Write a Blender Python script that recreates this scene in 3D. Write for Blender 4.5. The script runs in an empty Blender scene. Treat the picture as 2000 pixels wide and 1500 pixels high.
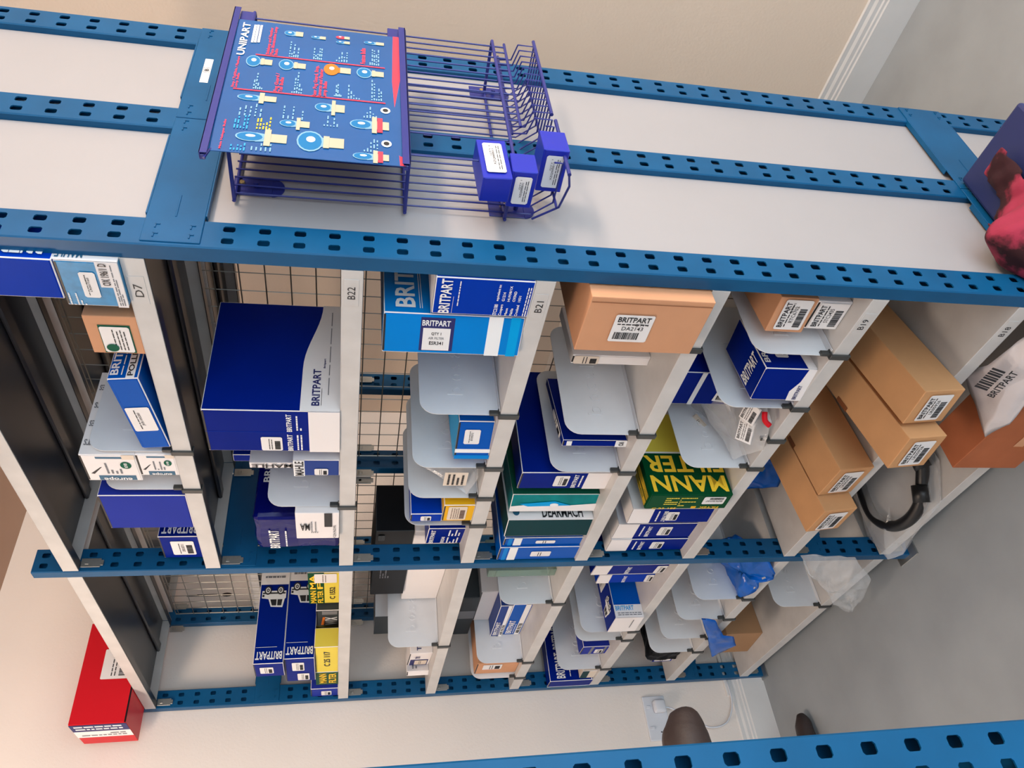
import bpy, bmesh, math, random
from mathutils import Vector, Matrix, Euler
random.seed(7)
SC = bpy.context.scene
COL = SC.collection
WORLD = 2.9
WCOL = (.76, .90, 1.0)
LAMPS = [
 ('ceiling_light', (1.5, -1.2, 2.70), (.2, .2, .6), 1.3, 6, (1.0, .92, .84), .5),
 ('ceiling_light_rear', (2.2, .80, 2.70), (1.1, 1.2, .3), .9, 62, (1.0, .78, .60), .4),
 ('ceiling_light_far', (-1.1, -1.3, 2.70), (-1.9, -.4, 1.2), .8, 20, (1.0, .80, .64), .3),
]
# ------------------------------------------------------------------ camera
cam_d = bpy.data.cameras.new('camera'); cam = bpy.data.objects.new('camera', cam_d); COL.objects.link(cam)
cam_d.sensor_width = 36.0; cam_d.lens = 1497.76/2000*36.0; cam_d.clip_start = 0.02
CR = Vector((0.17303378, -0.10816667, -0.97895826)); CD = Vector((-0.63436961, -0.77256641, -0.02676462)); CF = Vector((-0.75341523, 0.62565256, -0.20229773))
cam.matrix_world = Matrix(((CR.x, -CD.x, -CF.x, .7703), (CR.y, -CD.y, -CF.y, -.8771), (CR.z, -CD.z, -CF.z, 1.5794), (0, 0, 0, 1)))
SC.camera = cam
# ------------------------------------------------------------------ world, lamps, exposure
SC.view_settings.view_transform = 'Standard'; SC.view_settings.look = 'None'
SC.view_settings.gamma = 1; SC.view_settings.use_curve_mapping = False
SC.view_settings.exposure = 0.34
w = bpy.data.worlds.new('world'); SC.world = w; w.use_nodes = True
w.node_tree.nodes['Background'].inputs[0].default_value = (*WCOL, 1)
w.node_tree.nodes['Background'].inputs[1].default_value = WORLD
def lamp(name, loc, target, size, power, col, sy=None):
    d = bpy.data.lights.new(name, 'AREA'); d.shape = 'RECTANGLE'; d.size = size; d.size_y = sy or size; d.energy = power; d.color = col
    o = bpy.data.objects.new(name, d); COL.objects.link(o); o.location = loc
    o.rotation_euler = (Vector(target)-Vector(loc)).to_track_quat('-Z', 'Y').to_euler(); return o
for L_ in LAMPS: lamp(*L_)

# ------------------------------------------------------------------ materials
MATS = {}
def mat(name, col, rough=.5, metal=0.0, noise=0.0, nscale=6.0, spec=.5, alpha=1.0, trans=0.0, bump=0.0, bscale=60.0, emit=None):
    if name in MATS: return MATS[name]
    m = bpy.data.materials.new(name); m.use_nodes = True; nt = m.node_tree; b = nt.nodes['Principled BSDF']
    b.inputs['Base Color'].default_value = (*col, 1); b.inputs['Roughness'].default_value = rough
    b.inputs['Metallic'].default_value = metal; b.inputs['Specular IOR Level'].default_value = spec if spec != .5 or not ('card' in name or 'print' in name or 'steel' in name) else (.22 if 'steel' in name else (.03 if name in ('navy_card', 'royal_card', 'violet_card') else .09))
    if trans: b.inputs['Transmission Weight'].default_value = trans; b.inputs['IOR'].default_value = 1.12
    if alpha < 1: b.inputs['Alpha'].default_value = alpha
    tc = nt.nodes.new('ShaderNodeTexCoord')
    if noise:
        n = nt.nodes.new('ShaderNodeTexNoise'); n.inputs['Scale'].default_value = nscale; n.inputs['Detail'].default_value = 5
        nt.links.new(tc.outputs['Object'], n.inputs['Vector'])
        r = nt.nodes.new('ShaderNodeValToRGB'); r.color_ramp.elements[0].position = .3 if noise < .8 else .44; r.color_ramp.elements[1].position = .75 if noise < .8 else .53
        r.color_ramp.elements[0].color = (*[c*(1-noise) for c in col], 1); r.color_ramp.elements[1].color = (*[min(1, c*(1+noise*.35)) for c in col], 1)
        nt.links.new(n.outputs['Fac'], r.inputs['Fac']); nt.links.new(r.outputs['Color'], b.inputs['Base Color'])
    if bump:
        n = nt.nodes.new('ShaderNodeTexNoise'); n.inputs['Scale'].default_value = bscale; n.inputs['Detail'].default_value = 4
        nt.links.new(tc.outputs['Object'], n.inputs['Vector'])
        u = nt.nodes.new('ShaderNodeBump'); u.inputs['Strength'].default_value = bump; u.inputs['Distance'].default_value = .004
        nt.links.new(n.outputs['Fac'], u.inputs['Height']); nt.links.new(u.outputs['Normal'], b.inputs['Normal'])
    MATS[name] = m; return m
def s(r, g, b):
    f = lambda c: (c/255/12.92) if c/255 <= .04045 else ((c/255+.055)/1.055)**2.4
    return (f(r), f(g), f(b))
M = dict(
 blue_steel=mat('blue_steel', s(12, 84, 130), .36, noise=.18, nscale=9),
 white_panel=mat('white_panel', s(160, 159, 162), .42, noise=.05, nscale=3),
 shelf_paint=mat('shelf_paint', s(204, 202, 200), .38, noise=.12, nscale=14),
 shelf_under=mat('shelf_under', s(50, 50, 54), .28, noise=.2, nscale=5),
 divider=mat('divider', s(226, 228, 232), .45, noise=.08, nscale=10),
 clip=mat('clip', s(58, 60, 60), .35),
 galv=mat('galv', s(176, 178, 176), .32, .8, noise=.2, nscale=30),
 wire=mat('wire', s(150, 148, 140), .35, .7),
 dark=mat('dark', s(18, 20, 24), .4),
 rackwire=mat('rackwire', s(32, 42, 122), .38),
 wall=mat('wall', s(242, 222, 202), .85, noise=.05, nscale=1.2, bump=.15, bscale=120),
 wall_s=mat('wall_side', s(236, 226, 218), .85, noise=.05, nscale=1.5, bump=.15, bscale=120),
 ceiling=mat('ceiling', s(190, 160, 140), .9, noise=.04),
 floor=mat('floor', s(158, 164, 168), .6, noise=.16, nscale=4, bump=.1, bscale=40),
 gloss=mat('skirting_paint', s(224, 222, 220), .4, noise=.05, nscale=8),
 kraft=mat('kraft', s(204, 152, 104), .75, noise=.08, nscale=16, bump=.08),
 kraft2=mat('kraft_pink', s(208, 152, 114), .75, noise=.07, nscale=12, bump=.08),
 tape=mat('brown_tape', s(130, 78, 48), .3),
 orange=mat('orange_card', s(176, 104, 70), .6, noise=.18, nscale=10, bump=.2, bscale=20),
 navy=mat('navy_card', s(4, 32, 130), .3, noise=.08, nscale=8),
 royal=mat('royal_card', s(4, 56, 172), .33, noise=.08, nscale=8),
 violet=mat('violet_card', s(40, 56, 158), .34, noise=.12, nscale=6),
 sky=mat('sky_card', s(0, 128, 212), .33, noise=.06),
 cyan=mat('cyan_card', s(0, 158, 224), .33),
 mid=mat('mid_blue_card', s(0, 84, 180), .33),
 white=mat('white_card', s(238, 234, 234), .5, noise=.04),
 label=mat('label_paper', s(232, 230, 230), .5),
 cream=mat('cream_paper', s(222, 208, 192), .55),
 ink=mat('ink', s(26, 28, 34), .5), inkblue=mat('ink_blue', s(20, 28, 100), .5), inkgrey=mat('ink_grey', s(120, 122, 128), .6),
 inkteal=mat('ink_teal', s(40, 96, 128), .5), inkbrown=mat('ink_brown', s(120, 96, 84), .5),
 wht=mat('print_white', s(236, 238, 240), .5), pgreen=mat('print_green', s(20, 92, 70), .5),
 green=mat('green_card', s(2, 72, 40), .35), yellow=mat('yellow_card', s(228, 208, 82), .45),
 amber=mat('amber_card', s(232, 176, 30), .45), pyel=mat('print_yellow', s(250, 206, 60), .45),
 black=mat('black_card', s(22, 24, 28), .4), dkgrey=mat('dark_grey_card', s(64, 70, 74), .4, noise=.1),
 teal=mat('teal_card', s(6, 132, 136), .35, noise=.3, nscale=24), dteal=mat('dark_teal_card', s(10, 58, 64), .4, noise=.1),
 olive=mat('olive_card', s(84, 82, 40), .45), red=mat('red_card', s(204, 28, 40), .33), orangep=mat('print_orange', s(222, 120, 50), .5),
 redp=mat('print_red', s(232, 70, 88), .5), cardblue=mat('chart_blue', s(10, 84, 150), .22, noise=.15, nscale=6),
 glassp=mat('print_glass', s(128, 172, 200), .3), metalp=mat('print_metal', s(182, 178, 156), .4), cyanp=mat('print_cyan', s(60, 160, 220), .5),
 poly=mat('clear_polythene', s(220, 224, 228), .10, alpha=.30, bump=1.0, bscale=34, spec=1.0),
 bluepoly=mat('blue_polythene', s(6, 96, 196), .2, spec=.3, noise=.25, nscale=14, bump=.6, bscale=30),
 whitepoly=mat('white_polythene', s(206, 200, 202), .25, noise=.1, bump=.8, bscale=18),
 navypoly=mat('navy_polythene', s(6, 14, 100), .16, spec=.2, noise=.2, nscale=8, bump=.7, bscale=22),
 rubber=mat('black_rubber', s(26, 26, 28), .4), bolt=mat('bolt', s(190, 170, 120), .3, .8),
 bin=mat('bin_blue', s(34, 44, 96), .5, noise=.3, nscale=5), rag=mat('rag', s(132, 34, 58), .9, noise=.88, nscale=15, bump=.8, bscale=26),
 leather=mat('brown_leather', s(54, 42, 40), .6, noise=.3, nscale=12, bump=.4), socket=mat('socket_plastic', s(214, 218, 226), .3),
 acrylic=mat('green_acrylic', s(130, 165, 150), .08, alpha=.5), bulbblue=mat('bulb_box_blue', s(22, 40, 175), .35, noise=.1),
 mahle=mat('mahle_blue', s(34, 140, 196), .4, noise=.28, nscale=50), slate=mat('slate_blue_card', s(40, 66, 138), .4), kraft_dark=mat('kraft_plain', s(168, 128, 92), .8, noise=.12),  # kraft_plain: a darker brown kraft card
)
# ------------------------------------------------------------------ mesh helpers
def obj(name, bm, m, parent=None, smooth=False, mats=None):
    me = bpy.data.meshes.new(name); bm.normal_update(); bm.to_mesh(me); bm.free()
    for x in (mats or [m]): me.materials.append(M[x] if isinstance(x, str) else x)
    if smooth:
        for p in me.polygons: p.use_smooth = True
    o = bpy.data.objects.new(name, me); COL.objects.link(o)
    if parent is not None: o.parent = parent
    return o
def tag(o, label, cat=None, group=None, kind=None):
    if label: o['label'] = label
    if cat: o['category'] = cat
    if group: o['group'] = group
    if kind: o['kind'] = kind
    return o
def root(name, loc, label, cat, group=None, rot=(0, 0, 0)):
    o = bpy.data.objects.new(name, None); COL.objects.link(o); o.location = loc; o.rotation_euler = rot; o.empty_display_size = .02
    return tag(o, label, cat, group)
def bx(bm, x0, x1, y0, y1, z0, z1, bev=0.0, seg=1, mi=0):
    r = bmesh.ops.create_cube(bm, size=1.0); vs = r['verts']
    for v in vs: v.co = Vector((x0+(v.co.x+.5)*(x1-x0), y0+(v.co.y+.5)*(y1-y0), z0+(v.co.z+.5)*(z1-z0)))
    fs = set(f for v in vs for f in v.link_faces)
    for f in fs: f.material_index = mi
    if bev > 0:
        es = list(set(e for v in vs for e in v.link_edges))
        bmesh.ops.bevel(bm, geom=es, offset=bev, segments=seg, affect='EDGES', profile=.5)
    return vs
def tube(bm, pts, r, n=6, closed=False):
    pts = [Vector(p) for p in pts]; rings = []; N = len(pts)
    up = None
    for i, p in enumerate(pts):
        a = pts[i-1] if i > 0 else (pts[-1] if closed else p); b = pts[i+1] if i < N-1 else (pts[0] if closed else p)
        t = (b-a).normalized()
        if up is None or abs(up.dot(t)) > .99: up = Vector((0, 0, 1)) if abs(t.z) < .9 else Vector((0, 1, 0))
        u = t.cross(up).normalized(); v = u.cross(t).normalized(); up = v
        rr = r[i] if isinstance(r, (list, tuple)) else r
        rings.append([bm.verts.new(p+u*math.cos(2*math.pi*k/n)*rr+v*math.sin(2*math.pi*k/n)*rr) for k in range(n)])
    for i in range(N-1 if not closed else N):
        A, B = rings[i], rings[(i+1) % N]
        for k in range(n): bm.faces.new((A[k], A[(k+1) % n], B[(k+1) % n], B[k]))
    if not closed: bm.faces.new(rings[0][::-1]); bm.faces.new(rings[-1])
def poly_prism(bm, pts, t=Vector((0, 0, 1))):
    """closed outline (3D points) extruded by vector t"""
    a = [bm.verts.new(p) for p in pts]; b = [bm.verts.new(Vector(p)+t) for p in pts]; n = len(pts)
    bm.faces.new(a); bm.faces.new(b[::-1])
    for i in range(n): bm.faces.new((a[i], b[i], b[(i+1) % n], a[(i+1) % n]))
def smooth_path(P, k=6):
    P = [Vector(p) for p in P]; out = []
    for i in range(len(P)-1):
        p0 = P[max(i-1, 0)]; p1 = P[i]; p2 = P[i+1]; p3 = P[min(i+2, len(P)-1)]
        for j in range(k):
            t = j/k; out.append(.5*((2*p1)+(-p0+p2)*t+(2*p0-5*p1+4*p2-p3)*t*t+(-p0+3*p1-3*p2+p3)*t**3))
    return out+[P[-1]]
# lettering: cached flat meshes normalised to the unit square
TX = {}
def glyphs(txt, bold):
    key = (txt, bold)
    if key in TX: return TX[key]
    cu = bpy.data.curves.new('lettering', 'FONT'); cu.body = txt; cu.size = 1; cu.resolution_u = 2; cu.offset = .022 if bold else .004
    cu.align_x = 'LEFT'; cu.space_line = .95
    o = bpy.data.objects.new('lettering', cu); COL.objects.link(o)
    dg = bpy.context.evaluated_depsgraph_get(); me = bpy.data.meshes.new_from_object(o.evaluated_get(dg))
    vs = [v.co.copy() for v in me.vertices]; fs = [tuple(p.vertices) for p in me.polygons]
    bpy.data.objects.remove(o); bpy.data.curves.remove(cu); bpy.data.meshes.remove(me)
    x0 = min(v.x for v in vs); x1 = max(v.x for v in vs); y0 = min(v.y for v in vs); y1 = max(v.y for v in vs)
    vs = [((v.x-x0)/(x1-x0), (v.y-y0)/(y1-y0)) for v in vs]
    TX[key] = (vs, fs); return TX[key]
def rotuv(x, y, rot):
    return {0: (x, y), 90: (1-y, x), 180: (1-x, 1-y), -90: (y, 1-x)}[rot]
class Face:
    """maps (u,v) metres on a box face to local 3D with a small lift"""
    def __init__(S, f, w, d, h): S.f, S.w, S.d, S.h = f, w, d, h; S.U = {'F': w, 'R': d, 'T': w, 'L': d, 'B': w}[f]; S.V = {'F': h, 'R': h, 'T': d, 'L': h, 'B': d}[f]
    def __call__(S, u, v, e):
        u *= S.U; v *= S.V
        if S.f == 'F': return Vector((u, -e, v))
        if S.f == 'R': return Vector((S.w+e, u, v))
        if S.f == 'T': return Vector((u, v, S.h+e))
        if S.f == 'L': return Vector((-e, S.d-u, v))
        return Vector((u, S.d-v, -e))
def flat(bm, F, pts, e):
    a = [bm.verts.new(F(u, v, e)) for u, v in pts]; f = bm.faces.new(a)
    b = [bm.verts.new(F(u, v, e-.0003)) for u, v in pts]
    n = len(a)
    for i in range(n): bm.faces.new((a[i], b[i], b[(i+1) % n], a[(i+1) % n]))
    return f
def text_on(bm, F, txt, u0, v0, u1, v1, rot, e, bold=True):
    vs, fs = glyphs(txt, bold); nv = []
    for x, y in vs:
        x, y = rotuv(x, y, rot); nv.append(bm.verts.new(F(u0+x*(u1-u0), v0+y*(v1-v0), e)))
    for f in fs:
        try: bm.faces.new([nv[i] for i in f])
        except ValueError: pass
def sub(u0, v0, u1, v1, rot):
    """child frame of a rotated label: returns function (x,y)->(u,v)"""
    def g(x, y): x, y = rotuv(x, y, rot); return u0+x*(u1-u0), v0+y*(v1-v0)
    return g
def rrect(u0, v0, u1, v1, F, r=.0025):
    ru, rv = min(r/F.U, (u1-u0)/3), min(r/F.V, (v1-v0)/3)
    return [(u0+ru, v0), (u1-ru, v0), (u1, v0+rv), (u1, v1-rv), (u1-ru, v1), (u0+ru, v1), (u0, v1-rv), (u0, v0+rv)]
E0 = .0012
def decals(parent, D, w, d, h):
    """each entry: (face, kind, ...) ; one mesh per printed part"""
    for it in D:
        F = Face(it[0], w, d, h); k = it[1]
        if k == 'r':      # plain printed rectangle
            _, _, u0, v0, u1, v1, m = it[:7]; bm = bmesh.new(); flat(bm, F, [(u0, v0), (u1, v0), (u1, v1), (u0, v1)], E0*(it[7] if len(it) > 7 else 1)); obj('printed_band', bm, m, parent)
        elif k == 'p':
            _, _, pts, m = it[:4]; bm = bmesh.new(); flat(bm, F, pts, E0*(it[4] if len(it) > 4 else 1)); obj('printed_panel', bm, m, parent)
        elif k == 't':
            _, _, txt, u0, v0, u1, v1, m, rot = it[:9]; bm = bmesh.new(); text_on(bm, F, txt, u0, v0, u1, v1, rot, E0*1.7); obj('lettering', bm, m, parent)
        elif k == 'lines':  # a block of small print
            _, _, u0, v0, u1, v1, m, rot, n = it[:9]; bm = bmesh.new(); g = sub(u0, v0, u1, v1, rot)
            for i in range(n):
                x = 0; y = 1-(i+.5)/n
                while x < .95:
                    l = random.uniform(.06, .2); x2 = min(1, x+l)
                    a = g(x, y-.22/n); b = g(x2, y+.22/n); fa = (min(a[0], b[0]), min(a[1], b[1])); fb = (max(a[0], b[0]), max(a[1], b[1]))
                    flat(bm, F, [fa, (fb[0], fa[1]), fb, (fa[0], fb[1])], E0*1.6); x = x2+.03
                    if i and random.random() < .18: break
            obj('small_print', bm, m, parent)
        elif k == 'lab':  # paper label: header text, print, barcode
            _, _, u0, v0, u1, v1, rot, head = it[:8]; opt = it[8] if len(it) > 8 else {}
            bm = bmesh.new(); flat(bm, F, rrect(u0, v0, u1, v1, F), E0*2); lb = obj('paper_label', bm, opt.get('m', 'label'), parent)
            g = sub(u0, v0, u1, v1, rot); bm = bmesh.new(); e = E0*2.5
            def rc(x0, y0, x1, y1):
                a = g(x0, y0); b = g(x1, y1); p = (min(a[0], b[0]), min(a[1], b[1])); q = (max(a[0], b[0]), max(a[1], b[1])); return p[0], p[1], q[0], q[1]
            y = .92
            if head: text_on(bm, F, head, *rc(.08, .74, .92, .93), rot, e); y = .68
            code = opt.get('code')
            if code: text_on(bm, F, code, *rc(.25, .44, .8, .58), rot, e, False)
            if opt.get('qty', 0): text_on(bm, F, 'QTY 1', *rc(.55, .6, .9, .7), rot, e, False)
            if opt.get('bar', 1):
                x = .1
                while x < .72:
                    wd = random.choice((.012, .02, .034)); p = rc(x, .1, x+wd, .36); flat(bm, F, [(p[0], p[1]), (p[2], p[1]), (p[2], p[3]), (p[0], p[3])], e); x += wd+random.choice((.012, .02))
            for yy in opt.get('ln', (.5, .62) if not code else (.66,)):
                x = .1
                while x < .85:
                    l = random.uniform(.06, .2); p = rc(x, yy-.018, min(x+l, .9), yy+.018); flat(bm, F, [(p[0], p[1]), (p[2], p[1]), (p[2], p[3]), (p[0], p[3])], e); x += l+.03
            obj('label_print', bm, opt.get('ink', 'ink'), lb)
        elif k == 'oval':
            _, _, cu, cv, ru, rv, m = it[:7]; bm = bmesh.new(); flat(bm, F, [(cu+ru*math.cos(a*math.pi/10), cv+rv*math.sin(a*math.pi/10)) for a in range(20)], E0*(it[7] if len(it) > 7 else 1.6)); obj('printed_badge', bm, m, parent)
def carton(key, name, label, cat, m, D=(), group=None, pitch=0, roll=0, flap=True, seam=None, box=None, bulge=.002, edge='white'):
    b = box or BOXES[key]; w, d, h = b['w'], b['d'], b['h']
    r = root(name, (b['x'], b['y'], b['z']+.0004), label, cat, group, (math.radians(pitch), math.radians(roll), math.radians(b['yaw'])))
    bm = bmesh.new(); bv = min(.0016, w*.05)
    bx(bm, 0, w, 0, d, 0, h, bv, 2)
    # body as a folded carton: slightly swollen sides, lighter paper showing on the folds
    for f in bm.faces:
        n = f.normal; f.material_index = 0
    bm.normal_update()
    for f in bm.faces:
        if max(abs(f.normal.x), abs(f.normal.y), abs(f.normal.z)) < .999: f.material_index = 1
    obj('carton_body', bm, m, r, mats=[m, edge if edge else m])
    if flap:
        bm = bmesh.new(); g = .0025; top = h-.004
        bx(bm, g, w-g, -.0009, .0003, .003, top, .0002)
        obj('end_flap', bm, m, r)
        bm = bmesh.new(); bx(bm, g*1.5, w-g*1.5, -.0004, .004, top+.0004, h-.0004); obj('tuck_slot', bm, 'dark' if flap != 2 else m, r)
    if seam:
        bm = bmesh.new()
        for f_, a, c in seam:   # closed flap seams: (face, 'u'/'v', position)
            F = Face(f_, w, d, h); t = .0006/(F.U if a == 'u' else F.V)
            pts = [(c-t, 0.01), (c+t, 0.01), (c+t, .99), (c-t, .99)] if a == 'u' else [(0.01, c-t), (.99, c-t), (.99, c+t), (0.01, c+t)]
            flat(bm, F, pts, E0)
        obj('flap_seam', bm, 'tape', r)
    decals(r, D, w, d, h)
    return r
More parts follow.
